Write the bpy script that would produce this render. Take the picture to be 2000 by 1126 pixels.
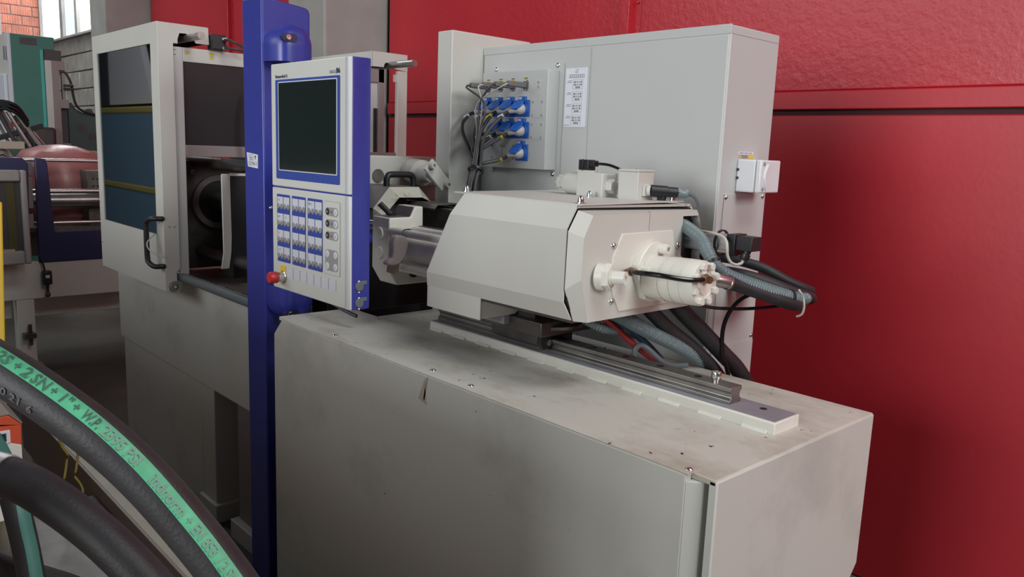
import bpy, math, random
from mathutils import Vector, Matrix

for o in list(bpy.data.objects):
    bpy.data.objects.remove(o, do_unlink=True)
S = bpy.context.scene
COL = S.collection
random.seed(7)

# ------------------------------------------------------------------ camera
cam_d = bpy.data.cameras.new('camera')
cam_d.sensor_width = 36.0
cam_d.sensor_fit = 'HORIZONTAL'
cam_d.lens = 28.3054
cam_d.clip_start = 0.02
cam_d.clip_end = 100
cam = bpy.data.objects.new('camera', cam_d)
COL.objects.link(cam)
_r = Vector((0.67487, 0.73696, 0.037946)); _u = Vector((-0.150464, 0.087082, 0.984773)); _f = Vector((-0.722434, 0.670303, -0.169655))
cam.matrix_world = Matrix(((_r.x, _u.x, -_f.x, 0), (_r.y, _u.y, -_f.y, 0), (_r.z, _u.z, -_f.z, 1.6), (0, 0, 0, 1)))
S.camera = cam

# ------------------------------------------------------------------ world, daylight, exposure
w = bpy.data.worlds.new('hall_daylight')
S.world = w
w.use_nodes = True
w.node_tree.nodes['Background'].inputs[0].default_value = (0.86, 0.93, 1.0, 1)
w.node_tree.nodes['Background'].inputs[1].default_value = 0.07
S.view_settings.view_transform = 'Standard'
S.view_settings.look = 'None'
S.view_settings.gamma = 1.0
S.view_settings.use_curve_mapping = False
S.view_settings.exposure = -0.32


def area(name, loc, target, sx, sy, power, col=(1, 1, 1)):
    d = bpy.data.lights.new(name, 'AREA')
    d.shape = 'RECTANGLE'; d.size = sx; d.size_y = sy; d.energy = power; d.color = col
    o = bpy.data.objects.new(name, d)
    COL.objects.link(o)
    o.location = loc
    o.rotation_euler = (Vector(target) - Vector(loc)).to_track_quat('-Z', 'Y').to_euler()
    return o


# daylight: open hall door behind the camera, high windows further left, plus unseen lamps added at the right end and overhead
area('hall_door_daylight', (-0.2, -7.0, 2.5), (-0.9, 3.0, 1.2), 3.6, 2.8, 520, (0.97, 0.985, 1.0))
area('window_band_daylight', (-5.5, -6.5, 4.8), (-2.6, 3.0, 1.6), 6.0, 2.2, 190, (0.93, 0.97, 1.0))
area('added_right_fill', (6.2, 1.8, 4.6), (-1.1, 1.5, 1.1), 3.0, 2.2, 365, (0.93, 0.98, 1.0))  # unseen lamp added to lift the faces turned right
area('added_top_fill', (1.6, 1.5, 6.0), (-0.9, 1.4, 1.0), 2.4, 1.4, 130, (0.98, 0.99, 1.0))  # unseen lamp added overhead to brighten the bed top
area('high_window_daylight', (-11.0, 2.88, 3.7), (-12.5, -2.0, 1.0), 3.2, 1.6, 230, (0.95, 0.98, 1.0))
area('added_far_fill', (-10.0, 0.5, 6.5), (-10.5, 0.6, 0), 5.0, 2.0, 200, (0.97, 0.99, 1.0))  # unseen lamp added for the mirrored container and left background


# ------------------------------------------------------------------ materials
def mat(name, col, rough=0.5, metal=0.0, spec=0.5, noise=0.0, nscale=8.0, bump=0.0, bscale=120.0, emit=None, coat=0.0):
    m = bpy.data.materials.new(name)
    m.use_nodes = True
    nt = m.node_tree
    b = nt.nodes['Principled BSDF']
    b.inputs['Base Color'].default_value = (*col, 1)
    b.inputs['Roughness'].default_value = rough
    b.inputs['Metallic'].default_value = metal
    b.inputs['Specular IOR Level'].default_value = spec
    b.inputs['Coat Weight'].default_value = coat
    tc = nt.nodes.new('ShaderNodeTexCoord')
    if noise:
        n = nt.nodes.new('ShaderNodeTexNoise'); n.inputs['Scale'].default_value = nscale; n.inputs['Detail'].default_value = 5
        nt.links.new(tc.outputs['Object'], n.inputs['Vector'])
        r = nt.nodes.new('ShaderNodeValToRGB')
        r.color_ramp.elements[0].position = 0.3; r.color_ramp.elements[1].position = 0.72
        r.color_ramp.elements[0].color = (*[c * (1 - noise) for c in col], 1)
        r.color_ramp.elements[1].color = (*[min(1, c * (1 + noise * 0.45)) for c in col], 1)
        nt.links.new(n.outputs['Fac'], r.inputs['Fac'])
        nt.links.new(r.outputs['Color'], b.inputs['Base Color'])
    if bump:
        n2 = nt.nodes.new('ShaderNodeTexNoise'); n2.inputs['Scale'].default_value = bscale; n2.inputs['Detail'].default_value = 3
        nt.links.new(tc.outputs['Object'], n2.inputs['Vector'])
        bm = nt.nodes.new('ShaderNodeBump'); bm.inputs['Strength'].default_value = bump; bm.inputs['Distance'].default_value = 0.004
        nt.links.new(n2.outputs['Fac'], bm.inputs['Height'])
        nt.links.new(bm.outputs['Normal'], b.inputs['Normal'])
    if emit:
        b.inputs['Emission Color'].default_value = (*emit[0], 1)
        b.inputs['Emission Strength'].default_value = emit[1]
    return m


def worn(name, col, rough, stain, chips, stain_scale=5.0, chip_scale=60.0, stain_amt=0.6, stretch=(1, 1, 1), lo=.52, hi=.72, chip_thr=.70):
    """painted sheet with soft dirt stains and small dark chips"""
    m = mat(name, col, rough, spec=0.4)
    nt = m.node_tree; b = nt.nodes['Principled BSDF']
    tc = nt.nodes.new('ShaderNodeTexCoord'); mp = nt.nodes.new('ShaderNodeMapping'); mp.inputs['Scale'].default_value = stretch
    nt.links.new(tc.outputs['Object'], mp.inputs['Vector'])
    n = nt.nodes.new('ShaderNodeTexNoise'); n.inputs['Scale'].default_value = stain_scale; n.inputs['Detail'].default_value = 9; n.inputs['Roughness'].default_value = .65
    nt.links.new(mp.outputs['Vector'], n.inputs['Vector'])
    r = nt.nodes.new('ShaderNodeValToRGB'); r.color_ramp.elements[0].position = lo; r.color_ramp.elements[1].position = hi
    r.color_ramp.elements[1].color = (stain_amt,) * 3 + (1,)
    nt.links.new(n.outputs['Fac'], r.inputs['Fac'])
    mx = nt.nodes.new('ShaderNodeMix'); mx.data_type = 'RGBA'
    mx.inputs['A'].default_value = (*col, 1); mx.inputs['B'].default_value = (*stain, 1)
    nt.links.new(r.outputs['Color'], mx.inputs['Factor'])
    n2 = nt.nodes.new('ShaderNodeTexNoise'); n2.inputs['Scale'].default_value = chip_scale; n2.inputs['Detail'].default_value = 2
    nt.links.new(tc.outputs['Object'], n2.inputs['Vector'])
    r2 = nt.nodes.new('ShaderNodeValToRGB'); r2.color_ramp.elements[0].position = chip_thr; r2.color_ramp.elements[1].position = chip_thr + .03
    nt.links.new(n2.outputs['Fac'], r2.inputs['Fac'])
    mx2 = nt.nodes.new('ShaderNodeMix'); mx2.data_type = 'RGBA'; mx2.inputs['B'].default_value = (*chips, 1)
    nt.links.new(mx.outputs['Result'], mx2.inputs['A']); nt.links.new(r2.outputs['Color'], mx2.inputs['Factor'])
    nt.links.new(mx2.outputs['Result'], b.inputs['Base Color'])
    return m


def glass(name, tint, gloss=0.9, rough=0.02):
    m = bpy.data.materials.new(name); m.use_nodes = True
    nt = m.node_tree; nt.nodes.clear()
    out = nt.nodes.new('ShaderNodeOutputMaterial'); t = nt.nodes.new('ShaderNodeBsdfTransparent'); g = nt.nodes.new('ShaderNodeBsdfGlossy')
    t.inputs[0].default_value = (*tint, 1); g.inputs['Color'].default_value = (gloss, gloss, gloss, 1); g.inputs['Roughness'].default_value = rough
    fr = nt.nodes.new('ShaderNodeFresnel'); fr.inputs[0].default_value = 2.4
    mx = nt.nodes.new('ShaderNodeMixShader')
    nt.links.new(fr.outputs[0], mx.inputs[0]); nt.links.new(t.outputs[0], mx.inputs[1]); nt.links.new(g.outputs[0], mx.inputs[2])
    nt.links.new(mx.outputs[0], out.inputs[0])
    return m


CREAM = (0.58, 0.575, 0.525)
M = dict(
    cream=mat('cream_powder_coat', CREAM, 0.48, noise=.05, nscale=3, bump=.04, bscale=700),
    creamtop=worn('worn_cream_top', (0.60, 0.585, 0.52), 0.5, (0.30, 0.24, 0.16), (0.03, 0.03, 0.025), 5.5, 48, .62, (1, 1.6, 1), .48, .74, .735),
    creamfront=worn('scuffed_cream_front', CREAM, 0.5, (0.27, 0.265, 0.24), (0.1, 0.1, 0.09), 2.6, 55, .6, (1, 1, 1), .52, .80, .79),
    greycream=mat('light_grey_cabinet_paint', (0.52, 0.53, 0.51), 0.45, noise=.03, nscale=2, bump=.05, bscale=900),
    white=mat('white_enamel', (0.74, 0.725, 0.65), 0.32, noise=.03, nscale=20),
    whiteplastic=mat('white_plastic', (0.72, 0.73, 0.75), 0.35),
    label=mat('white_label', (0.74, 0.75, 0.80), 0.5),
    keylabel=mat('key_label_paper', (0.60, 0.61, 0.66), 0.5),
    keygrey=mat('grey_round_key', (0.27, 0.26, 0.26), 0.4),
    midgrey=mat('mid_grey_print', (0.30, 0.29, 0.28), 0.5),
    ink=mat('black_ink', (0.02, 0.02, 0.025), 0.6),
    blueink=mat('dark_blue_ink', (0.02, 0.025, 0.10), 0.5),
    greenink=mat('faded_dark_green_ink', (0.05, 0.13, 0.09), 0.6),
    fadedwhite=mat('rubbed_white_print', (0.085, 0.085, 0.09), 0.6),
    greenfade=mat('washed_out_print', (0.16, 0.30, 0.22), 0.6),
    greyink=mat('faded_grey_print', (0.16, 0.16, 0.17), 0.6),
    blue=mat('ultramarine_enamel', (0.035, 0.045, 0.30), 0.32, noise=.06, nscale=30, bump=.05, bscale=500),
    bluefield=mat('blue_print', (0.035, 0.07, 0.33), 0.4),
    navy=mat('navy_enamel', (0.022, 0.025, 0.085), 0.4),
    panel=mat('panel_light_grey', (0.60, 0.61, 0.57), 0.42),
    silver=mat('silver_moulding', (0.62, 0.64, 0.66), 0.35, 0.3),
    screen=mat('dark_screen', (0.010, 0.017, 0.016), 0.12, spec=.6),
    black=mat('black_plastic', (0.016, 0.016, 0.018), 0.42),
    blackmatte=mat('black_oily_steel_and_shade', (0.012, 0.012, 0.012), 0.6),  # also painted on parts that lie in shade
    rubber=mat('black_rubber_hose', (0.022, 0.021, 0.023), 0.55, bump=.12, bscale=300, noise=.3, nscale=25),
    gloss=mat('glossy_black_tube', (0.006, 0.006, 0.007), 0.18),
    corr=mat('blue_grey_corrugated_plastic', (0.17, 0.215, 0.225), 0.34),
    greyhose=mat('slate_grey_hose', (0.12, 0.14, 0.15), 0.45),
    cable=mat('dark_grey_cable', (0.06, 0.055, 0.055), 0.5),
    cablew=mat('pale_cable', (0.55, 0.52, 0.45), 0.5),
    redhose=mat('red_hose', (0.36, 0.03, 0.035), 0.4),
    bluehose=mat('blue_hose', (0.04, 0.09, 0.17), 0.45),
    steel=mat('ground_steel', (0.42, 0.41, 0.40), 0.3, 0.9, noise=.25, nscale=12),
    steeldark=mat('oily_dark_steel', (0.13, 0.125, 0.12), 0.38, 0.8, noise=.3, nscale=15),
    railside=mat('rail_side_steel', (0.34, 0.33, 0.31), 0.36, 0.85, noise=.3, nscale=9),
    chrome=mat('zinc_bolt', (0.68, 0.68, 0.67), 0.22, 1.0),
    bright=mat('polished_bar', (0.66, 0.65, 0.63), 0.2, 1.0),
    alu=mat('extruded_aluminium', (0.62, 0.64, 0.66), 0.34, 0.6),
    brass=mat('brown_brass', (0.22, 0.14, 0.08), 0.35, 0.7),
    stain=worn('heat_stained_guard', (0.55, 0.55, 0.46), 0.35, (0.16, 0.09, 0.035), (0.1, 0.07, 0.04), 22, 60, .85, (1, 1, 1), .53, .70, .8),
    grimy=mat('grimy_grey_steel', (0.16, 0.145, 0.125), 0.5, 0.3, noise=.3, nscale=20),
    rawplate=mat('bare_grey_plate', (0.36, 0.36, 0.40), 0.4, 0.3, noise=.1, nscale=20),
    yellow=mat('yellow_sticker', (0.62, 0.50, 0.03), 0.45),
    yellowpaint=mat('yellow_safety_paint', (0.80, 0.52, 0.03), 0.45),
    red=mat('red_button', (0.55, 0.03, 0.035), 0.35),
    orange=mat('orange_red_sheet', (0.60, 0.085, 0.03), 0.45),
    socket=mat('socket_blue', (0.02, 0.12, 0.48), 0.38),
    plugw=mat('pale_grey_plug', (0.50, 0.49, 0.49), 0.4),
    conn=mat('warm_grey_connector', (0.15, 0.14, 0.135), 0.5),
    skin=mat('pink_glove_fabric', (0.40, 0.33, 0.32), 0.7),
    tan=mat('tan_card_tag', (0.42, 0.35, 0.27), 0.7),
    redwall=None, concrete=mat('grey_concrete', (0.34, 0.325, 0.31), 0.85, noise=.2, nscale=5, bump=.3, bscale=40),
    paleconcrete=mat('pale_concrete', (0.36, 0.345, 0.32), 0.8, noise=.12, nscale=4, bump=.25, bscale=30),
    block=mat('concrete_block', (0.30, 0.28, 0.25), 0.9, noise=.25, nscale=6, bump=.6, bscale=45),
    mortar=mat('mortar', (0.22, 0.20, 0.18), 0.95),
    brick=mat('terracotta_brick', (0.52, 0.20, 0.14), 0.85, noise=.25, nscale=10, bump=.4, bscale=60),
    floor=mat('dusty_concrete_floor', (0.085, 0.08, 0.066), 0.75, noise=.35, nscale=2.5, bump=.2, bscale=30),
    green=mat('teal_green_enamel', (0.04, 0.17, 0.135), 0.5, noise=.1, nscale=6),
    greendark=mat('dark_green_enamel', (0.035, 0.075, 0.065), 0.5, noise=.15, nscale=6),
    teal=mat('bright_teal_edge', (0.06, 0.36, 0.30), 0.45),
    taupe=mat('taupe_enamel', (0.25, 0.21, 0.20), 0.5),
    darktaupe=mat('dark_sheet', (0.05, 0.043, 0.042), 0.5),
    pinkfilm=mat('pink_foil_wrapped_bale', (0.42, 0.17, 0.16), 0.35, bump=.5, bscale=25),
    clearfilm=mat('dusty_plastic_sheet', (0.34, 0.30, 0.28), 0.3, bump=.8, bscale=18),
    greenstripe=mat('green_hose_stripe', (0.09, 0.45, 0.24), 0.5, noise=.22, nscale=40),
    pane=glass('tinted_guard_pane', (0.03, 0.035, 0.04)),
    darkpane=mat('smoked_pane', (0.030, 0.027, 0.028), 0.25, spec=.4),
    sky=mat('window_daylight', (0.9, 0.93, 0.96), 0.5, emit=((0.95, 0.98, 1.0), 1.6)),
    skyblue=mat('window_daylight_blue', (0.7, 0.8, 0.9), 0.5, emit=((0.62, 0.76, 0.92), .9)),
    mustard=mat('mustard_cable', (.20, .15, .02), .5),
    olive=mat('olive_reflection', (0.07, 0.06, 0.015), .4),
    dustycream=mat('dusty_beige_steel', (.40, .38, .31), .6, noise=.15, nscale=8),
    tankblue=mat('blue_drum', (0.16, 0.28, 0.40), 0.5), tankdark=mat('dark_drum', (0.07, 0.09, 0.11), 0.5), bandyellow=mat('faded_yellow_band', (.42, .36, .12), .6),
)


def red_wall_mat(name='glossy_red_enamel', rough=.30, bmp=.2):
    m = mat(name, (0.36, 0.022, 0.03), rough, spec=.55)
    nt = m.node_tree; b = nt.nodes['Principled BSDF']
    tc = nt.nodes.new('ShaderNodeTexCoord')
    n = nt.nodes.new('ShaderNodeTexNoise'); n.inputs['Scale'].default_value = 38; n.inputs['Detail'].default_value = 5; n.inputs['Roughness'].default_value = .6
    nt.links.new(tc.outputs['Object'], n.inputs['Vector'])
    bm = nt.nodes.new('ShaderNodeBump'); bm.inputs['Strength'].default_value = bmp; bm.inputs['Distance'].default_value = .01
    nt.links.new(n.outputs['Fac'], bm.inputs['Height']); nt.links.new(bm.outputs['Normal'], b.inputs['Normal'])
    n2 = nt.nodes.new('ShaderNodeTexNoise'); n2.inputs['Scale'].default_value = 1.3; n2.inputs['Detail'].default_value = 4
    nt.links.new(tc.outputs['Object'], n2.inputs['Vector'])
    r = nt.nodes.new('ShaderNodeValToRGB')
    r.color_ramp.elements[0].position = .3; r.color_ramp.elements[1].position = .75
    r.color_ramp.elements[0].color = (.47, .020, .032, 1); r.color_ramp.elements[1].color = (.56, .026, .040, 1)
    nt.links.new(n2.outputs['Fac'], r.inputs['Fac']); nt.links.new(r.outputs['Color'], b.inputs['Base Color'])
    return m


M['redwall'] = red_wall_mat()
M['redjoint'] = mat('shadowed_red_joint', (.06, .012, .015), .7)
M['redlow'] = red_wall_mat('smooth_red_enamel', .42, .05)


# ------------------------------------------------------------------ mesh helpers
def catmull(pts, step):
    P = [Vector(p) for p in pts]
    P = [P[0] * 2 - P[1]] + P + [P[-1] * 2 - P[-2]]
    out = []
    for i in range(1, len(P) - 2):
        a, b, c, d = P[i - 1:i + 3]
        n = max(1, int(math.ceil((c - b).length / step)))
        for k in range(n):
            t = k / n
            out.append(.5 * ((2 * b) + (c - a) * t + (2 * a - 5 * b + 4 * c - d) * t * t + (3 * b - a - 3 * c + d) * t ** 3))
    out.append(P[-2])
    return out


def frames(path, up0=None):
    """parallel transport frames"""
    T = []
    for i in range(len(path)):
        a = path[max(0, i - 1)]; b = path[min(len(path) - 1, i + 1)]
        T.append((b - a).normalized())
    n = Vector(up0) if up0 else (Vector((0, 0, 1)) if abs(T[0].z) < .9 else Vector((1, 0, 0)))
    N = []
    for t in T:
        n = (n - t * n.dot(t)).normalized()
        N.append(n.copy())
    return T, N, [t.cross(n) for t, n in zip(T, N)]


class MB:
    def __init__(self):
        self.v = []; self.f = []

    def add(self, vs, fs):
        o = len(self.v)
        self.v += [tuple(v) for v in vs]; self.f += [tuple(i + o for i in f) for f in fs]
        return self

    def box(self, x0, x1, y0, y1, z0, z1):
        return self.add([(x0, y0, z0), (x1, y0, z0), (x1, y1, z0), (x0, y1, z0), (x0, y0, z1), (x1, y0, z1), (x1, y1, z1), (x0, y1, z1)],
                        [(0, 3, 2, 1), (4, 5, 6, 7), (0, 1, 5, 4), (1, 2, 6, 5), (2, 3, 7, 6), (3, 0, 4, 7)])

    def prism(self, poly, axis, a, b):
        """poly 2d in the plane normal to axis: x->(y,z) y->(x,z) z->(x,y)"""
        def p3(p, h):
            return {'x': (h, p[0], p[1]), 'y': (p[0], h, p[1]), 'z': (p[0], p[1], h)}[axis]
        area2 = sum(poly[i][0] * poly[(i + 1) % len(poly)][1] - poly[(i + 1) % len(poly)][0] * poly[i][1] for i in range(len(poly)))
        ccw = area2 > 0
        if axis == 'y':
            ccw = not ccw
        if not ccw:
            poly = poly[::-1]
        a, b = min(a, b), max(a, b)
        n = len(poly)
        vs = [p3(p, a) for p in poly] + [p3(p, b) for p in poly]
        fs = [tuple(range(n))[::-1], tuple(range(n, 2 * n))] + [(i, (i + 1) % n, n + (i + 1) % n, n + i) for i in range(n)]
        return self.add(vs, fs)

    def cyl(self, p0, p1, r0, r1=None, n=20, caps=True):
        r1 = r0 if r1 is None else r1
        return self.lathe(p0, p1, [(0, r0), (1, r1)], n, caps)

    def lathe(self, p0, p1, prof, n=20, caps=True):
        """prof: list of (t along p0->p1 in 0..1, radius)"""
        p0 = Vector(p0); p1 = Vector(p1); d = p1 - p0; t = d.normalized()
        up = Vector((0, 0, 1)) if abs(t.z) < .9 else Vector((1, 0, 0))
        a = (up - t * up.dot(t)).normalized(); b = t.cross(a)
        vs = []; fs = []
        for s, r in prof:
            for k in range(n):
                an = 2 * math.pi * k / n
                vs.append(p0 + d * s + (a * math.cos(an) + b * math.sin(an)) * r)
        m = len(prof)
        for i in range(m - 1):
            for k in range(n):
                fs.append((i * n + k, i * n + (k + 1) % n, (i + 1) * n + (k + 1) % n, (i + 1) * n + k))
        if caps:
            fs.append(tuple(range(n))[::-1]); fs.append(tuple((m - 1) * n + k for k in range(n)))
        return self.add(vs, fs)

    def tube(self, pts, r, n=12, step=.012, ripple=0, period=.007, smooth=True):
        path = catmull(pts, step) if smooth else [Vector(p) for p in pts]
        T, N, B = frames(path)
        vs = []; fs = []; L = 0
        for i, p in enumerate(path):
            if i:
                L += (p - path[i - 1]).length
            rr = r + (ripple * math.copysign(abs(math.cos(L / period * 2 * math.pi)) ** .6, math.cos(L / period * 2 * math.pi)) if ripple else 0)
            for k in range(n):
                an = 2 * math.pi * k / n
                vs.append(p + (N[i] * math.cos(an) + B[i] * math.sin(an)) * rr)
        for i in range(len(path) - 1):
            for k in range(n):
                fs.append((i * n + k, i * n + (k + 1) % n, (i + 1) * n + (k + 1) % n, (i + 1) * n + k))
        fs.append(tuple(range(n))[::-1]); fs.append(tuple((len(path) - 1) * n + k for k in range(n)))
        return self.add(vs, fs)

    def hexbolt(self, p, d, r, h, n=6):
        p = Vector(p); d = Vector(d).normalized()
        return self.lathe(p, p + d * h, [(0, r), (.85, r), (1, r * .85)], n)

    def caphead(self, p, d, r, h):
        p = Vector(p); d = Vector(d).normalized()
        return self.lathe(p, p + d * h, [(0, r), (.88, r), (1, r * .9), (1, r * .5), (.55, r * .45)], 16)

    def dome(self, p, d, r, h, n=14):
        p = Vector(p); d = Vector(d).normalized()
        return self.lathe(p, p + d * h, [(0, r), (.35, r * .93), (.7, r * .68), (.93, r * .35), (1, r * .05)], n)


OFF = {}


def bev(o, wd, seg=2):
    md = o.modifiers.new('bevel', 'BEVEL'); md.width = wd; md.segments = seg; md.limit_method = 'ANGLE'; md.angle_limit = math.radians(40)
    return o


def thing(name, loc, label, cat, group=None):
    o = bpy.data.objects.new(name, None)
    o.empty_display_size = .1
    COL.objects.link(o); o.location = loc
    OFF[o.name] = Vector(loc)
    tag(o, label, cat, group)
    return o


def tag(o, label=None, cat=None, group=None, kind=None):
    if label: o['label'] = label
    if cat: o['category'] = cat
    if group: o['group'] = group
    if kind: o['kind'] = kind
    return o


def build(mb, name, m, parent=None, bevel=0, seg=2, angle=35):
    me = bpy.data.meshes.new(name)
    if parent is not None:
        off = OFF[parent.name]
    else:
        xs = [v[0] for v in mb.v]; ys = [v[1] for v in mb.v]; zs = [v[2] for v in mb.v]
        off = Vector(((min(xs) + max(xs)) / 2, (min(ys) + max(ys)) / 2, min(zs)))
    me.from_pydata([(v[0] - off.x, v[1] - off.y, v[2] - off.z) for v in mb.v], [], mb.f)
    me.materials.append(M[m] if isinstance(m, str) else m)
    me.polygons.foreach_set('use_smooth', [True] * len(me.polygons))
    me.update()
    try:
        me.set_sharp_from_angle(angle=math.radians(angle))
    except Exception:
        pass
    o = bpy.data.objects.new(name, me)
    COL.objects.link(o)
    if parent is not None:
        o.parent = parent
    else:
        o.location = off
    OFF[o.name] = off
    if bevel:
        bev(o, bevel, seg)
    return o


def dup(o, parent, delta):
    """copy of a part with its sub-parts, moved by delta, sharing mesh data"""
    c = o.copy(); COL.objects.link(c); c.parent = parent
    c.location = o.location + Vector(delta)
    OFF[c.name] = OFF[o.name]
    for ch in o.children:
        g = ch.copy(); COL.objects.link(g); g.parent = c
    return c


def text_mesh(s, size, bold=False):
    cu = bpy.data.curves.new('lettering', 'FONT'); cu.body = s; cu.size = size; cu.resolution_u = 2
    if bold: cu.offset = size * .025
    ob = bpy.data.objects.new('lettering_tmp', cu); COL.objects.link(ob)
    bpy.context.view_layer.update()
    me = bpy.data.meshes.new_from_object(ob.evaluated_get(bpy.context.evaluated_depsgraph_get()))
    vs = [tuple(v.co) for v in me.vertices]; fs = [tuple(p.vertices) for p in me.polygons]
    bpy.data.objects.remove(ob, do_unlink=True); bpy.data.curves.remove(cu); bpy.data.meshes.remove(me)
    return vs, fs


def lettering(s, size, org, face, m, parent, width=None, name='lettering', bold=False):
    """face '-y': reads along +x; '+x': reads along +y; '+z'"""
    vs, fs = text_mesh(s, size, bold)
    if not vs: return None
    k = 1.0
    if width:
        k = width / max(v[0] for v in vs)
    x, y, z = org
    def mp(v):
        a = v[0] * k; b = v[1]
        return {'-y': (x + a, y, z + b), '+x': (x, y + a, z + b), '+z': (x + a, y + b, z)}[face]
    mb = MB(); mb.add([mp(v) for v in vs], fs)
    return build(mb, name, m, parent)


def arc(cx, cy, r, a0, a1, n):
    return [(cx + r * math.cos(math.radians(a0 + (a1 - a0) * i / n)), cy + r * math.sin(math.radians(a0 + (a1 - a0) * i / n))) for i in range(n + 1)]


def rrect(x0, x1, z0, z1, r, n=4):
    return arc(x1 - r, z1 - r, r, 0, 90, n) + arc(x0 + r, z1 - r, r, 90, 180, n) + arc(x0 + r, z0 + r, r, 180, 270, n) + arc(x1 - r, z0 + r, r, 270, 360, n)

# ================================================================== THE SETTING
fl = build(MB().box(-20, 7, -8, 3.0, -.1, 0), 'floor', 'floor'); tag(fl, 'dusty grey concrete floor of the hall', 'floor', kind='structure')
wb = build(MB().box(-20, 7, 3.02, 3.3, 0, 6.5), 'wall_back', 'mortar'); tag(wb, 'long back wall of the hall behind the machines', 'wall', kind='structure')
# concrete blocks under the high window, each proud of the joints
for j in range(13):
    z0 = .02 + j * .213
    for i in range(9):
        x0 = -13.0 + i * .43 - (.21 if j % 2 else 0)
        d = random.uniform(0, .012)
        x1 = min(x0 + .41, -9.2)
        if x1 - x0 > .05 and -8 < z0 < 2.75:
            build(MB().box(max(x0, -12.97), x1, 2.995 - d, 3.03, z0, min(z0 + .2, 2.77)), 'concrete_block', 'block', wb, .006)
# red enamel steel panels between the columns
for (x0, x1, z0, z1, d) in ((-4.45, -2.53, 1.865, 4.6, 0), (-2.43, 2.0, 1.865, 4.6, 0), (-4.45, 2.0, .02, 1.775, .0),
                            (-8.70, -6.86, .02, 4.6, 0), (-6.755, -4.96, .02, 4.6, 0), (2.01, 6.9, .02, 4.6, 0)):
    build(MB().box(x0, x1, 2.985 - d, 3.03, z0, z1), 'red_panel', 'redwall' if z0 > 1 else 'redlow', wb, .006)
build(MB().box(-4.45, 2.0, 2.976, 3.03, 1.795, 1.864), 'red_rail', 'redlow', wb, .004)
build(MB().box(-4.45, 2.0, 2.999, 3.03, 1.77, 1.80), 'joint_backing', 'redjoint', wb)  # dark strip paints in the open gap and the rail's shadow
for x0 in (-2.53, -6.86):
    build(MB().box(x0, x0 + .055, 2.955, 3.03, 1.87 if x0 > -3 else .02, 4.6), 'red_flange', 'redwall', wb, .004)
    for k in range(9):
        z = 2.0 + k * .14
        build(MB().dome((x0 + .078, 2.985, z), (0, -1, 0), .008, .006), 'rivet', 'redwall', wb)
    build(MB().box(x0 + .055, x0 + .1, 2.99, 3.03, 1.87 if x0 > -3 else .02, 4.6), 'red_joint_strip', 'redwall', wb)

# concrete columns in front of the wall
for i, (x0, x1, y0) in enumerate(((-4.95, -4.49, 2.547), (-9.21, -8.73, 2.56))):
    p = build(MB().box(x0, x1, y0, 3.01, 0, 6.0), 'trim_%d' % (i + 1), 'paleconcrete', None, .015)
    tag(p, ('rough concrete column between the blue pillar and the red wall', 'pale concrete column right of the high window')[i], 'column', kind='structure')
p3 = build(MB().box(-13.45, -12.985, 2.42, 3.01, 0, 6.0), 'trim_3', 'mortar'); tag(p3, 'pier with a face of terracotta bricks beside the high window', 'pier', kind='structure')
for j in range(16):                                   # ribbed hollow bricks on the pier's side
    z0 = 2.25 + j * .128
    yy = 2.50 - (.13 if j % 2 else 0)
    while yy < 3.0:
        y0, y1 = max(yy, 2.50), min(yy + .24, 2.99)
        if y1 - y0 > .04:
            mb = MB().box(-13.0, -12.972 + random.uniform(0, .006), y0, y1, z0, z0 + .115)
            k = y0 + .02
            while k < y1 - .015:
                mb.box(-12.98, -12.962, k, k + .014, z0 + .004, z0 + .111); k += .03
            build(mb, 'brick', 'brick', p3)
        yy += .255
build(MB().box(-13.46, -12.96, 2.30, 2.50, 0, 6), 'plaster_edge', 'concrete', p3, .01)

# high window between pier and column
win = thing('window_1', (-11, 3.0, 2.79), 'bright high window above the block wall', 'window'); win['kind'] = 'structure'
build(MB().box(-12.97, -9.2, 2.94, 3.03, 2.77, 2.80), 'window_sill', 'concrete', win, .004)
for x0, x1, m in ((-12.95, -11.92, 'sky'), (-11.80, -11.25, 'skyblue'), (-11.16, -10.2, 'sky'), (-10.12, -9.25, 'sky')):
    build(MB().box(x0, x1, 2.99, 3.01, 2.80, 4.6), 'window_pane', m, win)
for x0, x1 in ((-12.97, -12.92), (-11.92, -11.80), (-11.25, -11.16), (-10.2, -10.12), (-9.25, -9.2)):
    build(MB().box(x0, x1, 2.95, 3.02, 2.80, 4.6), 'window_mullion', 'concrete', win, .004)

# ================================================================== INJECTION BASE
bs = thing('machine_bed', (-1.5, 1.46, 0), 'long worn cream steel machine base in the foreground under the injection unit', 'machine bed')
T = 1.05
build(MB().prism([(-2.3375, .05), (-.766, .05), (-.766, T), (-2.284, T), (-2.3375, .997)], 'y', 1.145, 1.163), 'front_panel', 'creamfront', bs, .003)
build(MB().prism([(-.766, 1.145), (-.742, 1.166), (-.742, 1.2), (-.766, 1.2)], 'z', .05, T - .012), 'corner_flange', 'cream', bs, .002)
build(MB().prism([(-2.284, 1.1455), (-.762, 1.1455), (-.762, 1.186), (-2.22, 1.189)], 'z', T, T + .0022), 'top_flange', 'creamtop', bs)
build(MB().prism([(1.163, .05), (1.745, .05), (1.75, .655), (1.783, .69), (1.783, T - .002), (1.163, T - .002)], 'x', -.731, -.713), 'end_panel', 'creamfront', bs, .003)
build(MB().prism([(-2.3375, 1.163), (-.716, 1.163), (-.716, 1.783), (-2.175, 1.783), (-2.175, 1.4255), (-2.3375, 1.4255)], 'z', T - .012, T), 'top_plate', 'creamtop', bs, .002)
build(MB().box(-2.3375, -.735, 1.763, 1.781, .05, T - .012), 'back_panel', 'cream', bs)
build(MB().box(-2.3375, -2.32, 1.163, 1.763, .05, T - .012), 'left_panel', 'blackmatte', bs)
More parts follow.
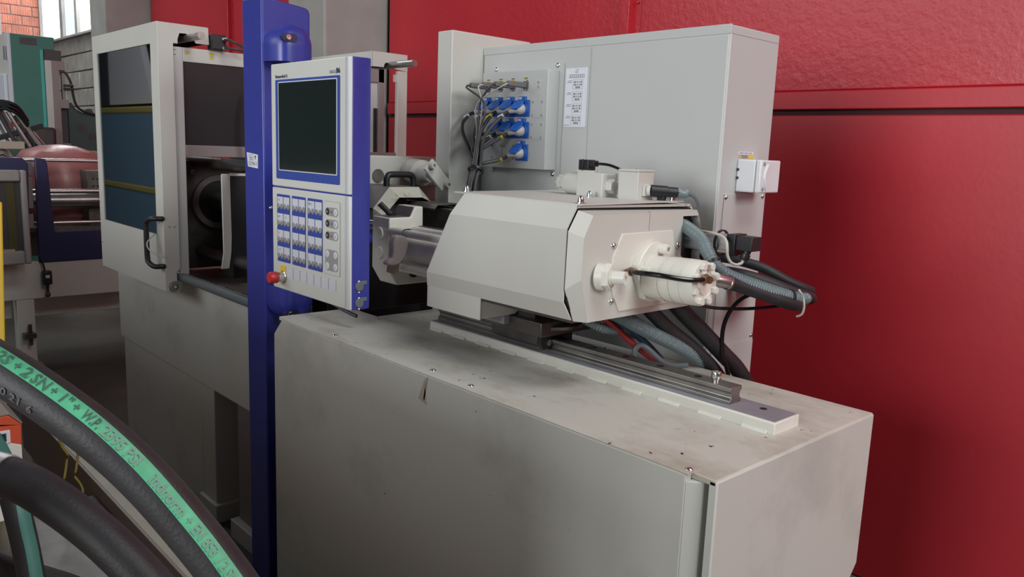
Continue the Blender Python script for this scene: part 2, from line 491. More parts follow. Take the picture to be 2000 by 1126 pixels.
build(MB().box(-2.31, -.8, 1.2, 1.74, 0, .06), 'plinth', 'blackmatte', bs)
mb = MB().box(-2.318, -2.178, 1.427, 1.76, .70, .71).box(-2.182, -2.176, 1.427, 1.76, .70, 1.037).box(-2.318, -2.176, 1.424, 1.43, .70, 1.037)
build(mb, 'discharge_chute', 'blackmatte', bs)  # black faces stand in for the shade inside the opening
for x, y in ((-2.004, 1.171), (-1.549, 1.180), (-1.393, 1.173), (-.775, 1.166)):
    build(MB().dome((x, y, T + .002), (0, 0, 1), .0075, .004), 'screw', 'chrome', bs)
build(MB().dome((-2.13, 1.40, T), (0, 0, 1), .004, .003), 'screw', 'chrome', bs)
# rail plate with weld beads, guide rail and cap screw
rp = build(MB().box(-1.94, -.777, 1.462, 1.562, T - .004, 1.0745), 'rail_plate', 'white', bs, .003)
build(MB().box(-1.935, -.781, 1.467, 1.557, 1.0745, 1.0757), 'bare_top', 'rawplate', rp)
build(MB().cyl((-.842, 1.527, 1.0752), (-.842, 1.527, 1.0760), .008), 'bolt_hole', 'blackmatte', rp)
for k in range(11):
    x0 = -1.93 + k * .108
    build(MB().prism([(x0, 0), (x0 + .006, .004), (x0 + .05, .005), (x0 + .06, 0)], 'y', 1.4585, 1.463).__class__().prism(
        [(1.452, T), (1.463, T), (1.463, T + .007), (1.458, T + .005)], 'x', x0, x0 + .058), 'weld_bead', 'white', rp, .001)
prof = [(1.4885, 1.0757), (1.5335, 1.0757), (1.5335, 1.083), (1.527, 1.089), (1.527, 1.098), (1.5335, 1.104), (1.5335, 1.1125),
        (1.4885, 1.1125), (1.4885, 1.104), (1.4945, 1.0985), (1.4945, 1.089), (1.4885, 1.083)]
ra = build(MB().prism(prof, 'x', -1.935, -.901), 'guide_rail', 'railside', bs, .001)
for k in range(7):
    x = -1.0 - k * .105
    build(MB().cyl((x, 1.511, 1.1122), (x, 1.511, 1.1130), .009), 'rail_hole', 'blackmatte', ra)
build(MB().lathe((-.953, 1.511, 1.1125), (-.953, 1.511, 1.134), [(0, .0075), (.25, .0075), (.25, .0105), (.3, .011), (.95, .011), (1, .0105), (1, .006), (.7, .0055)], 20), 'cap_screw', 'chrome', ra)
# thin sheet tray behind the rail
build(MB().prism([(-1.9, 1.60), (-1.32, 1.60), (-1.27, 1.63), (-1.27, 1.765), (-1.9, 1.765)], 'z', T, T + .004), 'cable_tray_sheet', 'greycream', bs, .001)
for x, y in ((-1.33, 1.63), (-1.22, 1.70), (-1.45, 1.72)):
    build(MB().dome((x, y, T + .003), (0, 0, 1), .007, .005), 'screw', 'chrome', bs)
# scraped tape marks on the front
for pts in ([(-1.535, 1.04), (-1.56, .985), (-1.525, .975)], [(-1.528, 1.045), (-1.522, 1.045), (-1.534, .985), (-1.539, .988)]):
    build(MB().prism(pts, 'y', 1.1442, 1.1452), 'tape_remnant', 'tan' if len(pts) == 3 else 'midgrey', bs)

# ================================================================== INJECTION UNIT
iu = thing('injection_unit', (-1.5, 1.51, T + .03), 'cream faceted injection unit carriage with motor standing on the guide rail', 'machine unit')
# sheet shell: folded profile, slanted left edge
prf = [(1.299, 1.4856, -1.591), (1.267, 1.4345, -1.607), (1.267, 1.2735, -1.700), (1.296, 1.2295, -1.736)]
vs = []; fs = []
xr = -1.2
for y, z, xl in prf:
    vs += [(xl, y, z), (xr, y, z)]
for y, z, xl in prf:
    yy = y + .004
    vs += [(xl, yy, z), (xr, yy, z)]
n = len(prf)
for i in range(n - 1):
    fs += [(2 * i, 2 * i + 2, 2 * i + 3, 2 * i + 1), (2 * n + 2 * i, 2 * n + 2 * i + 1, 2 * n + 2 * i + 3, 2 * n + 2 * i + 2)]
    fs += [(2 * i + 1, 2 * i + 3, 2 * n + 2 * i + 3, 2 * n + 2 * i + 1), (2 * i, 2 * n + 2 * i, 2 * n + 2 * i + 2, 2 * i + 2)]
fs += [(0, 1, 2 * n + 1, 2 * n), (2 * n - 2, 4 * n - 2, 4 * n - 1, 2 * n - 1)]
mb = MB(); mb.add(vs, fs)
sh = build(mb, 'shell_front', 'cream', iu, 0, angle=10)
# shell top, back and left facet
mb = MB()
mb.add([(-1.591, 1.299, 1.4856), (-1.2, 1.299, 1.4856), (-1.2, 1.72, 1.482), (-1.591, 1.72, 1.482),
        (-1.591, 1.299, 1.4796), (-1.2, 1.299, 1.4796), (-1.2, 1.72, 1.476), (-1.591, 1.72, 1.476)],
       [(0, 1, 2, 3), (7, 6, 5, 4), (0, 4, 5, 1), (1, 5, 6, 2), (2, 6, 7, 3), (3, 7, 4, 0)])
mb.box(-1.70, -1.2, 1.735, 1.742, 1.24, 1.45)
mb.prism([(1.72, 1.482), (1.742, 1.45), (1.735, 1.45), (1.715, 1.476)], 'x', -1.6, -1.2)
build(mb, 'shell_top', 'cream', iu)
mb = MB()
mb.add([(-1.591, 1.301, 1.482), (-1.607, 1.271, 1.4345), (-1.70, 1.271, 1.2735), (-1.736, 1.298, 1.2295), (-1.591, 1.72, 1.48), (-1.607, 1.738, 1.4345), (-1.70, 1.738, 1.2735), (-1.72, 1.72, 1.2295)],
       [(0, 1, 5, 4), (1, 2, 6, 5), (2, 3, 7, 6)])
build(mb, 'shell_nose', 'greycream', iu)
# lower skirt box
build(MB().box(-1.735, -1.512, 1.296, 1.30, 1.1725, 1.232), 'skirt_sheet', 'cream', iu, .001)
build(MB().prism([(1.30, 1.175), (1.42, 1.175), (1.44, 1.19), (1.44, 1.232), (1.30, 1.232)], 'x', -1.70, -1.514), 'skirt_bracket', 'cream', iu, .002)
build(MB().box(-1.73, -1.20, 1.30, 1.72, 1.222, 1.23), 'floor_sheet', 'steeldark', iu)
# gap liner and end casting
build(MB().prism([(1.303, 1.478), (1.275, 1.432), (1.275, 1.277), (1.30, 1.236), (1.72, 1.236), (1.735, 1.277), (1.735, 1.432), (1.715, 1.472)], 'x', -1.205, -1.196), 'gap_liner', 'blackmatte', iu)
cap_out = [(1.299, 1.4755), (1.270, 1.430), (1.268, 1.302), (1.300, 1.2275), (1.705, 1.2275), (1.728, 1.262), (1.7338, 1.425), (1.708, 1.4695)]
cap_in = [(1.318, 1.4655), (1.292, 1.418), (1.290, 1.325), (1.316, 1.2275), (1.695, 1.2275), (1.722, 1.262), (1.730, 1.42), (1.705, 1.4695)]
mb = MB()
A = [(-1.197, y, z) for y, z in cap_out]; Bq = [(-1.17, y, z) for y, z in cap_in]
k = len(A)
mb.add(A + Bq, [tuple(range(k))] + [(i, k + i, k + (i + 1) % k, (i + 1) % k) for i in range(k)])
# end face with the cut-out for the hoses at its upper right corner
mb.prism([(1.318, 1.4655), (1.292, 1.418), (1.290, 1.325), (1.316, 1.2275), (1.695, 1.2275), (1.715, 1.262), (1.66, 1.345), (1.648, 1.36), (1.648, 1.4555), (1.712, 1.4555), (1.728, 1.425), (1.706, 1.4695)], 'x', -1.175, -1.169)
ec = build(mb, 'end_casting', 'cream', iu, 0, angle=12)
build(MB().box(-1.174, -1.1685, 1.5145, 1.516, 1.425, 1.4695), 'seam_line', 'midgrey', ec)
# recessed plate behind the motor
build(MB().prism([(1.4171, 1.4222), (1.6064, 1.4237), (1.622, 1.36), (1.61, 1.29), (1.602, 1.2438), (1.4205, 1.2422), (1.394, 1.287), (1.385, 1.31), (1.388, 1.37)], 'x', -1.170, -1.1655), 'motor_plate', 'white', iu, .0015)
for y, z in ((1.391, 1.396), (1.394, 1.268), (1.632, 1.385), (1.634, 1.272)):
    build(MB().dome((-1.169, y, z), (1, 0, 0), .008, .005), 'screw', 'chrome', iu)
# hydraulic motor
ax_y, ax_z = 1.5175, 1.318
mo = build(MB().lathe((-1.166, ax_y, ax_z), (-1.010, ax_y + .004, ax_z + .004), [(0, .0), (0, .047), (.12, .047), (.12, .0505), (.40, .0505), (.40, .0485), (.46, .0485), (.46, .0525), (.60, .0525), (.60, .0505), (.63, .0505), (.63, .0525), (.78, .0525), (.78, .0515), (.80, .0515), (.80, .0525), (.97, .0515), (1.0, .0485), (1.0, .034), (.985, .032), (.985, .026), (1.02, .024), (1.02, .0)], 40, False), 'hydraulic_motor', 'white', iu)
build(MB().prism([(1.455, 1.345), (1.470, 1.372), (1.50, 1.398), (1.53, 1.403), (1.55, 1.395), (1.565, 1.35), (1.575, 1.29), (1.56, 1.262), (1.525, 1.256), (1.492, 1.266), (1.462, 1.318)], 'x', -1.168, -1.148), 'motor_flange', 'white', mo, .004)
for y, z in ((1.540, 1.384), (1.542, 1.272), (1.478, 1.335)):
    build(MB().caphead((-1.150, y, z), (1, 0, 0), .0125, .024), 'flange_bolt', 'white', mo)
for q in range(8):
    a = math.radians(q * 45 + 20)
    build(MB().hexbolt((-1.012, ax_y + .004 + .0415 * math.cos(a), ax_z + .004 + .0415 * math.sin(a)), (1, 0, 0), .0092, .012), 'cover_bolt', 'white', mo)
build(MB().box(-1.0105, -1.0055, ax_y - .012, ax_y + .014, ax_z + .017, ax_z + .022), 'type_plate', 'midgrey', mo)
# piston rod with hex nut
rd = build(MB().lathe((-1.17, 1.347, 1.329), (-1.110, 1.366, 1.332), [(0, .030), (.30, .030), (.30, .0)], 32), 'piston_rod_gland', 'white', iu, .001)
build(MB().lathe((-1.153, 1.3525, 1.330), (-1.140, 1.3565, 1.330), [(0, .031), (.8, .031), (1, .028)], 6), 'hex_nut', 'white', rd)
build(MB().lathe((-1.142, 1.356, 1.330), (-1.108, 1.367, 1.332), [(0, .019), (.15, .019), (.15, .0155), (1, .0155), (1, .006), (.8, .0055)], 24), 'rod_end', 'white', rd)
# brass fittings
fb = build(MB().cyl((-1.166, 1.44, 1.333), (-1.130, 1.42, 1.341), .0085, None, 10).hexbolt((-1.145, 1.425, 1.338), (.9, -.5, .1), .0105, .016), 'elbow_fitting', 'brass', iu)
build(MB().cyl((-1.01, 1.522, 1.333), (-.992, 1.515, 1.333), .009, None, 10).hexbolt((-.995, 1.49, 1.337), (-.2, .9, 0), .0095, .030), 'elbow_fitting', 'brass', iu)
build(MB().hexbolt((-1.15, 1.573, 1.264), (1, -.1, .1), .010, .035), 'elbow_fitting', 'brass', iu)
# lid sheet on studs
ld = MB()
lv = [(-1.64, 1.305, 1.4885), (-1.194, 1.305, 1.4885), (-1.194, 1.68, 1.491), (-1.64, 1.70, 1.4905)]
ld.add(lv + [(x, y, z - .003) for x, y, z in lv], [(0, 1, 2, 3), (7, 6, 5, 4), (0, 4, 5, 1), (1, 5, 6, 2), (2, 6, 7, 3), (3, 7, 4, 0)])
lid = build(ld, 'lid_sheet', 'cream', iu)
for x, y in ((-1.215, 1.325), (-1.365, 1.52), (-1.21, 1.655), (-1.62, 1.33)):
    build(MB().lathe((x, y, 1.489), (x, y, 1.506), [(0, .012), (.1, .012), (.1, .0075), (.55, .0075), (.55, .0068), (.8, .0055), (1, .001)], 14), 'acorn_nut', 'chrome', lid)
build(MB().prism([(-1.615, 1.488), (-1.59, 1.508), (-1.45, 1.510), (-1.45, 1.488)], 'y', 1.675, 1.685), 'lid_bracket', 'cream', lid, .001)
# solenoid valve
va = build(MB().box(-1.44, -1.352, 1.55, 1.61, 1.489, 1.5495), 'solenoid_valve', 'cream', iu, .002)
build(MB().lathe((-1.44, 1.58, 1.519), (-1.527, 1.58, 1.519), [(0, .029), (.60, .029), (.76, .022), (.80, .020), (.80, .0185), (.97, .0185), (1, .017)], 28), 'solenoid_coil', 'cream', va)
for q in range(10):
    a = q * math.pi / 5
    build(MB().box(-1.526, -1.511, -.002, .002, -.0205, -.018).__class__().cyl((-1.5105, 1.58 + .0192 * math.cos(a), 1.519 + .0192 * math.sin(a)), (-1.526, 1.58 + .0192 * math.cos(a), 1.519 + .0192 * math.sin(a)), .0022, None, 6), 'knurl_rib', 'cream', va)
build(MB().box(-1.455, -1.405, 1.565, 1.60, 1.5495, 1.555), 'coil_terminal', 'cream', va)
cp = build(MB().box(-1.452, -1.418, 1.567, 1.597, 1.555, 1.582), 'valve_connector', 'black', va, .002)
build(MB().box(-1.419, -1.404, 1.572, 1.592, 1.565, 1.580).cyl((-1.435, 1.5655, 1.552), (-1.435, 1.5655, 1.5835), .0015, None, 8), 'connector_gland', 'black', va, .001)
build(MB().lathe((-1.352, 1.578, 1.518), (-1.334, 1.578, 1.518), [(0, .018), (.8, .018), (1, .015)], 6), 'hex_plug', 'cream', va)
build(MB().tube([(-1.405, 1.582, 1.572), (-1.39, 1.585, 1.5725), (-1.365, 1.592, 1.570), (-1.34, 1.605, 1.560), (-1.322, 1.62, 1.545), (-1.312, 1.635, 1.525), (-1.31, 1.64, 1.495)], .0036, 8), 'valve_cable', 'gloss', va)
# junction block with round connector
jb = build(MB().box(-1.312, -1.250, 1.565, 1.627, 1.489, 1.558), 'junction_block', 'cream', iu, .0015)
build(MB().box(-1.313, -1.249, 1.564, 1.628, 1.5585, 1.5635), 'junction_lid', 'cream', jb, .001)
build(MB().dome((-1.28, 1.596, 1.5635), (0, 0, 1), .004, .002), 'screw', 'chrome', jb)
build(MB().box(-1.25, -1.243, 1.583, 1.613, 1.500, 1.528).cyl((-1.245, 1.599, 1.514), (-1.236, 1.602, 1.514), .013), 'socket_flange', 'cream', jb, .001)
build(MB().lathe((-1.238, 1.600, 1.514), (-1.196, 1.655, 1.511), [(0, .0145), (.6, .0145), (.62, .013), (1, .0125)], 20), 'round_plug', 'black', jb)
build(MB().lathe((-1.197, 1.654, 1.511), (-1.178, 1.679, 1.5095), [(0, .013), (.25, .013), (.3, .0125), (.8, .0115), (1, .006)], 10), 'cable_gland', 'corr', jb)
build(MB().tube([(-1.181, 1.675, 1.51), (-1.172, 1.689, 1.503), (-1.168, 1.70, 1.490), (-1.17, 1.708, 1.473), (-1.178, 1.71, 1.45)], .0042, 10), 'connector_cable', 'greyhose', jb)
build(MB().box(-1.232, -1.212, 1.62, 1.632, 1.489, 1.505), 'proximity_switch', 'black', jb, .001)
# linear transducer sticking out beside the motor
tr = build(MB().box(-1.24, -1.072, 1.70, 1.745, 1.372, 1.416).box(-1.24, -1.072, 1.699, 1.703, 1.374, 1.381).box(-1.24, -1.072, 1.699, 1.703, 1.392, 1.397).box(-1.24, -1.072, 1.699, 1.703, 1.407, 1.4145), 'linear_transducer', 'alu', iu, .0015)
build(MB().box(-1.0735, -1.050, 1.695, 1.749, 1.368, 1.420).box(-1.050, -1.006, 1.70, 1.742, 1.383, 1.417), 'transducer_head', 'black', tr, .002)
build(MB().lathe((-1.026, 1.716, 1.384), (-1.031, 1.710, 1.360), [(0, .010), (.35, .009), (.4, .0115), (.75, .0115), (1, .009)], 14), 'connector_nut', 'black', tr)
build(MB().lathe((-1.106, 1.722, 1.394), (-1.100, 1.722, 1.394), [(0, .0325), (1, .0325), (1, .029), (0, .029)], 24, False), 'cable_tie', 'black', tr)
build(MB().tube([(-1.032, 1.709, 1.361), (-1.028, 1.698, 1.354), (-1.034, 1.689, 1.350), (-1.045, 1.680, 1.354), (-1.054, 1.676, 1.369), (-1.055, 1.672, 1.394), (-1.064, 1.675, 1.410), (-1.095, 1.685, 1.418), (-1.15, 1.69, 1.420)], .0036, 8), 'transducer_cable', 'cablew', tr)
# linear bearing carriage on the rail
cg = build(MB().box(-1.63, -1.43, 1.462, 1.560, 1.0835, 1.1135).__class__().prism([(1.468, 1.088), (1.487, 1.088), (1.487, 1.1145), (1.535, 1.1145), (1.535, 1.088), (1.556, 1.088), (1.572, 1.10), (1.572, 1.135), (1.45, 1.135), (1.45, 1.10)], 'x', -1.64, -1.46), 'bearing_carriage', 'steeldark', iu, .002)
build(MB().prism([(1.462, 1.086), (1.4865, 1.086), (1.4865, 1.115), (1.5355, 1.115), (1.5355, 1.086), (1.56, 1.086), (1.57, 1.10), (1.57, 1.133), (1.452, 1.133), (1.452, 1.10)], 'x', -1.46, -1.445), 'wiper_plate', 'black', cg, .001)
build(MB().cyl((-1.445, 1.478, 1.104), (-1.441, 1.478, 1.104), .008).cyl((-1.445, 1.478, 1.124), (-1.440, 1.478, 1.124), .004), 'grease_nipple', 'chrome', cg)
build(MB().box(-1.66, -1.40, 1.405, 1.62, 1.135, 1.172), 'mounting_plate', 'steeldark', iu, .002)
build(MB().box(-1.66, -1.52, 1.385, 1.45, 1.150, 1.176), 'clamp_bar', 'rawplate', iu, .002)
build(MB().lathe((-1.46, 1.50, 1.150), (-1.46, 1.50, 1.158), [(0, .085), (1, .085)], 40), 'swivel_disc', 'steeldark', iu)
build(MB().box(-1.60, -1.45, 1.43, 1.60, 1.17, 1.225), 'pedestal', 'steeldark', iu)
# screw barrel cylinders towards the mould
bl = build(MB().lathe((-2.07, 1.44, 1.288), (-1.60, 1.44, 1.288), [(0, .043), (.01, .046), (1, .046)], 36), 'hydraulic_cylinder', 'white', iu)
for p, r in (((1.395, 1.342), .0125), ((1.475, 1.342), .0125), ((1.395, 1.236), .0125), ((1.475, 1.236), .0125)):
    build(MB().cyl((-2.09, p[0], p[1]), (-1.58, p[0], p[1]), r, None, 16), 'tie_rod', 'white', bl)
# injection platen at the nozzle
ip = build(MB().prism([(1.384, 1.382), (1.462, 1.382), (1.4785, 1.4145), (1.509, 1.4145), (1.511, 1.262), (1.62, 1.25), (1.60, 1.172), (1.4136, 1.172), (1.383, 1.222)], 'x', -2.145, -2.05), 'injection_platen', 'white', iu, .004)
build(MB().prism([(1.39, 1.383), (1.46, 1.383), (1.475, 1.413), (1.475, 1.4), (1.4605, 1.38)], 'x', -2.14, -2.055), 'platen_step', 'grimy', ip)
build(MB().cyl((-2.051, 1.475, 1.208), (-2.046, 1.475, 1.208), .016), 'platen_bore', 'blackmatte', ip)
build(MB().cyl((-2.051, 1.53, 1.225), (-2.046, 1.53, 1.225), .03), 'platen_bore', 'blackmatte', ip)
build(MB().cyl((-2.11, 1.43, 1.385), (-2.13, 1.40, 1.42), .009, None, 10).hexbolt((-2.105, 1.437, 1.378), (-.3, -.5, .6), .013, .014), 'grease_fitting', 'black', ip)
for z in (1.33, 1.27):
    build(MB().cyl((-2.10, 1.392, z), (-2.10, 1.378, z), .020, None, 20), 'side_boss', 'white', ip, .002)
# dark heater shroud behind
build(MB().box(-2.24, -1.75, 1.60, 1.69, 1.30, 1.405), 'barrel_shroud', 'grimy', iu, .004)
build(MB().cyl((-2.42, 1.50, 1.315), (-2.14, 1.50, 1.315), .035, None, 24).cyl((-2.14, 1.5, 1.315), (-1.7, 1.52, 1.315), .04, None, 24), 'screw_barrel', 'steeldark', iu)
build(MB().cyl((-2.42, 1.42, 1.352), (-2.13, 1.42, 1.352), .012, None, 16), 'guide_bar', 'bright', iu)
build(MB().cyl((-2.42, 1.44, 1.30), (-2.13, 1.44, 1.30), .020, None, 16), 'guide_bar', 'blue', iu)

gl = MB()     # work glove hanging from the rod, pinched at the cuff
gl.add([], [])
def glove(pts, xs):
    n = len(pts)
    vs = [(xs[0], y, z) for y, z in pts] + [(xs[1], y + .004, z) for y, z in pts]
    return vs, [tuple(range(n)), tuple(range(n, 2 * n))[::-1]] + [(i, n + i, n + (i + 1) % n, (i + 1) % n) for i in range(n)]
gv, gf_ = glove([(1.365, 1.335), (1.385, 1.338), (1.405, 1.33), (1.412, 1.31), (1.408, 1.285), (1.395, 1.262), (1.378, 1.248), (1.355, 1.245), (1.335, 1.25), (1.342, 1.262), (1.356, 1.268), (1.358, 1.29), (1.358, 1.315)], (-2.035, -2.022))
gt = thing('hanging_glove', (-2.03, 1.38, 1.22), 'pinkish cloth glove hanging from the white rods beside the nozzle', 'glove')
mb = MB(); gv = [(x * .965 - (.006 if i_ < 13 else -.006), (y + .016) * .965, 1.6 + (z - .006 - 1.6) * .965) for i_, (x, y, z) in enumerate(gv)]; mb.add(gv, gf_); build(mb, 'glove_palm', 'skin', gt, .005, 3)
build(MB().tube([(-1.955, 1.345, 1.330), (-1.95, 1.352, 1.340), (-1.955, 1.37, 1.354), (-1.96, 1.395, 1.356), (-1.97, 1.41, 1.35)], .0018, 6), 'hanging_string', 'black', gt)
tg = build(MB().prism([(1.345, 1.308), (1.381, 1.304), (1.376, 1.215), (1.334, 1.228)], 'x', -1.990, -1.987), 'card_tag', 'tan'); tag(tg, 'tan card tag hanging behind the pinkish glove', 'tag')

# ================================================================== NOZZLE GUARD
ng = thing('nozzle_guard', (-2.2, 1.53, 1.33), 'heat-stained folded nozzle guard with a black handle on top', 'guard')
arch = [(1.423, 1.335), (1.4225, 1.398), (1.484, 1.466), (1.600, 1.466), (1.6435, 1.419)]
inner = [(1.4395, 1.335), (1.4401, 1.376), (1.4983, 1.4344), (1.5902, 1.4334), (1.625, 1.419)]
for i in range(4):
    q = [arch[i], arch[i + 1], inner[i + 1], inner[i]]
    mb = MB()
    vs = [(-2.20, *q[0]), (-2.20, *q[1]), (-2.165, *q[2]), (-2.165, *q[3])]
    mb.add(vs + [(x - .006, y, z) for x, y, z in vs], [(0, 1, 2, 3), (7, 6, 5, 4), (0, 4, 5, 1), (1, 5, 6, 2), (2, 6, 7, 3), (3, 7, 4, 0)])
    build(mb, 'rim_strip', 'stain', ng)
    mb = MB()
    vs = [(-2.202, *arch[i]), (-2.202, *arch[i + 1]), (-2.40, *arch[i + 1]), (-2.40, *arch[i])]
    mb.add(vs + [(x, y, z - .004) for x, y, z in vs], [(0, 1, 2, 3), (7, 6, 5, 4), (0, 4, 5, 1), (1, 5, 6, 2), (2, 6, 7, 3), (3, 7, 4, 0)])
    build(mb, 'hood_sheet', 'grimy', ng)
build(MB().prism([(1.44, 1.335), (1.44, 1.376), (1.498, 1.434), (1.59, 1.433), (1.625, 1.41), (1.60, 1.335)], 'x', -2.30, -2.29), 'inner_wall', 'grimy', ng)
build(MB().tube([(-2.245, 1.502, 1.462), (-2.245, 1.502, 1.486), (-2.245, 1.506, 1.498), (-2.245, 1.518, 1.504), (-2.245, 1.592, 1.504), (-2.245, 1.604, 1.498), (-2.245, 1.608, 1.486), (-2.245, 1.608, 1.462)], .0105, 12, .006), 'handle', 'black', ng)
for q in ([(-2.395, 1.60, 1.402), (-2.395, 1.635, 1.452), (-2.395, 1.625, 1.398)], [(-2.289, 1.50, 1.372), (-2.289, 1.55, 1.41), (-2.289, 1.54, 1.37)]):
    mb = MB().prism([(p[1], p[2]) for p in q], 'x', q[0][0], q[0][0] + .001); build(mb, 'warning_triangle', 'tan', ng)
mb = MB(); vs = [(-2.20, 1.56, 1.405), (-2.20, 1.575, 1.42), (-2.20, 1.66, 1.42), (-2.20, 1.67, 1.41), (-2.06, 1.56, 1.405), (-2.06, 1.575, 1.42), (-2.06, 1.66, 1.42), (-2.06, 1.67, 1.41)]
mb.add(vs + [(x, y, z - .004) for x, y, z in vs], [(0, 1, 5, 4), (1, 2, 6, 5), (2, 3, 7, 6), (8, 12, 13, 9), (9, 13, 14, 10), (10, 14, 15, 11), (4, 5, 13, 12), (5, 6, 14, 13), (6, 7, 15, 14), (0, 8, 9, 1), (1, 9, 10, 2), (2, 10, 11, 3)])
build(mb, 'side_flap', 'grimy', ng)

# ================================================================== CLAMP UNIT (frame, platens, tie bars)
cu = thing('clamp_frame', (-3.3, 1.6, 0), 'cream clamp frame on legs with smoked guard pane, dark platens and tie bars', 'machine frame')
build(MB().box(-4.34, -2.36, 1.28, 1.30, .578, 1.0), 'side_beam', 'creamfront', cu, .004)
build(MB().box(-4.34, -2.36, 1.30, 2.0, .578, .60), 'beam_bottom', 'cream', cu)
build(MB().box(-4.34, -2.36, 1.275, 1.32, 1.0, 1.012), 'beam_edge', 'cream', cu, .003)
build(MB().box(-4.34, -2.36, 1.32, 2.0, .985, 1.0), 'bed_top', 'taupe', cu)
build(MB().box(-4.34, -2.36, 1.98, 2.0, .6, 1.0), 'side_beam', 'cream', cu)
for k in range(6):
    build(MB().box(-3.5 + k * .16, -3.41 + k * .16, 1.345, 1.349, .9995, 1.0012), 'bed_slot', 'blackmatte', cu)
for x0, x1 in ((-4.30, -3.17), ):
    build(MB().box(x0, x1 - .13, 1.285, 1.30, 0, .58), 'leg', 'creamfront', cu, .003)
    build(MB().box(x1 - .13, x1, 1.285, 1.9, .08, .58), 'leg', 'cream', cu, .003)
build(MB().box(-2.98, -2.80, 1.30, 1.9, .08, .58), 'leg', 'taupe', cu, .003)
build(MB().box(-3.32, -3.14, 1.27, 1.95, 0, .08).box(-3.0, -2.78, 1.27, 1.95, 0, .08), 'foot_plate', 'cream', cu, .004)
# fixed platen with bore and angled bracket
fp = build(MB().box(-2.56, -2.45, 1.40, 1.874, 1.40, 1.561), 'fixed_platen', 'cream', cu, .004)
build(MB().box(-2.56, -2.45, 1.40, 1.874, .62, 1.40), 'fixed_platen_lower', 'blackmatte', cu, .004)  # black colour stands in for the shade on the lower platen
build(MB().cyl((-2.451, 1.602, 1.4906), (-2.446, 1.602, 1.4906), .024, None, 28), 'platen_bore', 'grimy', fp)
mb = MB()
q = [(1.6315, 1.5602), (1.7061, 1.4864), (1.670, 1.4538), (1.598, 1.5263)]
mb.prism(q, 'x', -2.177, -2.165); br = build(mb, 'angled_bracket', 'cream', fp, .002)
build(MB().caphead((-2.165, 1.6228, 1.5383), (1, 0, 0), .0115, .018), 'bracket_bolt', 'cream', fp)
build(MB().caphead((-2.165, 1.6867, 1.476), (1, 0, 0), .0115, .018), 'bracket_bolt', 'cream', fp)
build(MB().lathe((-2.45, 1.75, 1.51), (-2.178, 1.64, 1.506), [(0, .045), (.55, .045), (.6, .03), (1, .024)], 24), 'bracket_arm', 'cream', fp)
build(MB().prism([(1.81, 1.535), (1.745, 1.533), (1.745, 1.50), (1.76, 1.465), (1.80, 1.455), (1.85, 1.46), (1.85, 1.50)], 'x', -2.45, -2.40), 'bracket_block', 'cream', fp, .004)
# moving platen group seen through the opening
build(MB().cyl((-4.1, 1.40, 1.497), (-2.45, 1.40, 1.497), .023, None, 24).cyl((-4.1, 1.80, 1.497), (-2.45, 1.80, 1.497), .023, None, 24), 'tie_bar', 'steeldark', cu)
build(MB().cyl((-4.1, 1.42, 1.10), (-2.45, 1.42, 1.10), .028, None, 24), 'tie_bar', 'steeldark', cu)
mv = build(MB().box(-3.30, -3.2, 1.388, 1.85, 1.03, 1.460), 'moving_platen', 'blackmatte', cu, .006)
build(MB().prism([(1.349, 1.455), (1.353, 1.46), (1.386, 1.46), (1.388, 1.20), (1.385, 1.14), (1.375, 1.073), (1.341, 1.073), (1.352, 1.14)], 'x', -3.205, -3.198), 'cover_strip', 'cream', mv, .002)
build(MB().box(-3.205, -3.198, 1.386, 1.47, 1.452, 1.462), 'cover_strip_top', 'cream', mv)
for z in (1.40, 1.365, 1.285, 1.25):
    build(MB().cyl((-3.2, 1.462, z - .006), (-3.196, 1.462, z - .006), .009, None, 14), 'platen_bolt', 'steel', mv)
build(MB().cyl((-3.2, 1.50, 1.165), (-3.19, 1.50, 1.165), .034, None, 24), 'platen_bush', 'blackmatte', mv)
yk = build(MB().box(-3.72, -3.60, 1.33, 1.85, 1.02, 1.50), 'toggle_crosshead', 'grimy', cu, .006)
build(MB().lathe((-3.60, 1.50, 1.318), (-3.58, 1.50, 1.318), [(0, .12), (1, .12), (1, .095), (0, .095)], 40, False), 'cylinder_ring', 'taupe', yk)
build(MB().cyl((-3.60, 1.50, 1.318), (-3.20, 1.50, 1.318), .045, None, 30), 'clamp_piston', 'bright', yk)
build(MB().cyl((-3.60, 1.5, 1.318), (-3.585, 1.5, 1.318), .094, None, 40), 'cylinder_seal', 'blackmatte', yk)
for y, z in ((1.385, 1.45), (1.56, 1.19)):
    build(MB().caphead((-3.60, y, z), (1, 0, 0), .012, .015), 'crosshead_bolt', 'steel', yk)
build(MB().tube([(-3.22, 1.49, 1.80), (-3.222, 1.475, 1.74), (-3.22, 1.47, 1.66), (-3.215, 1.475, 1.58), (-3.21, 1.48, 1.50)], .008, 10), 'sensor_hose', 'black', cu)

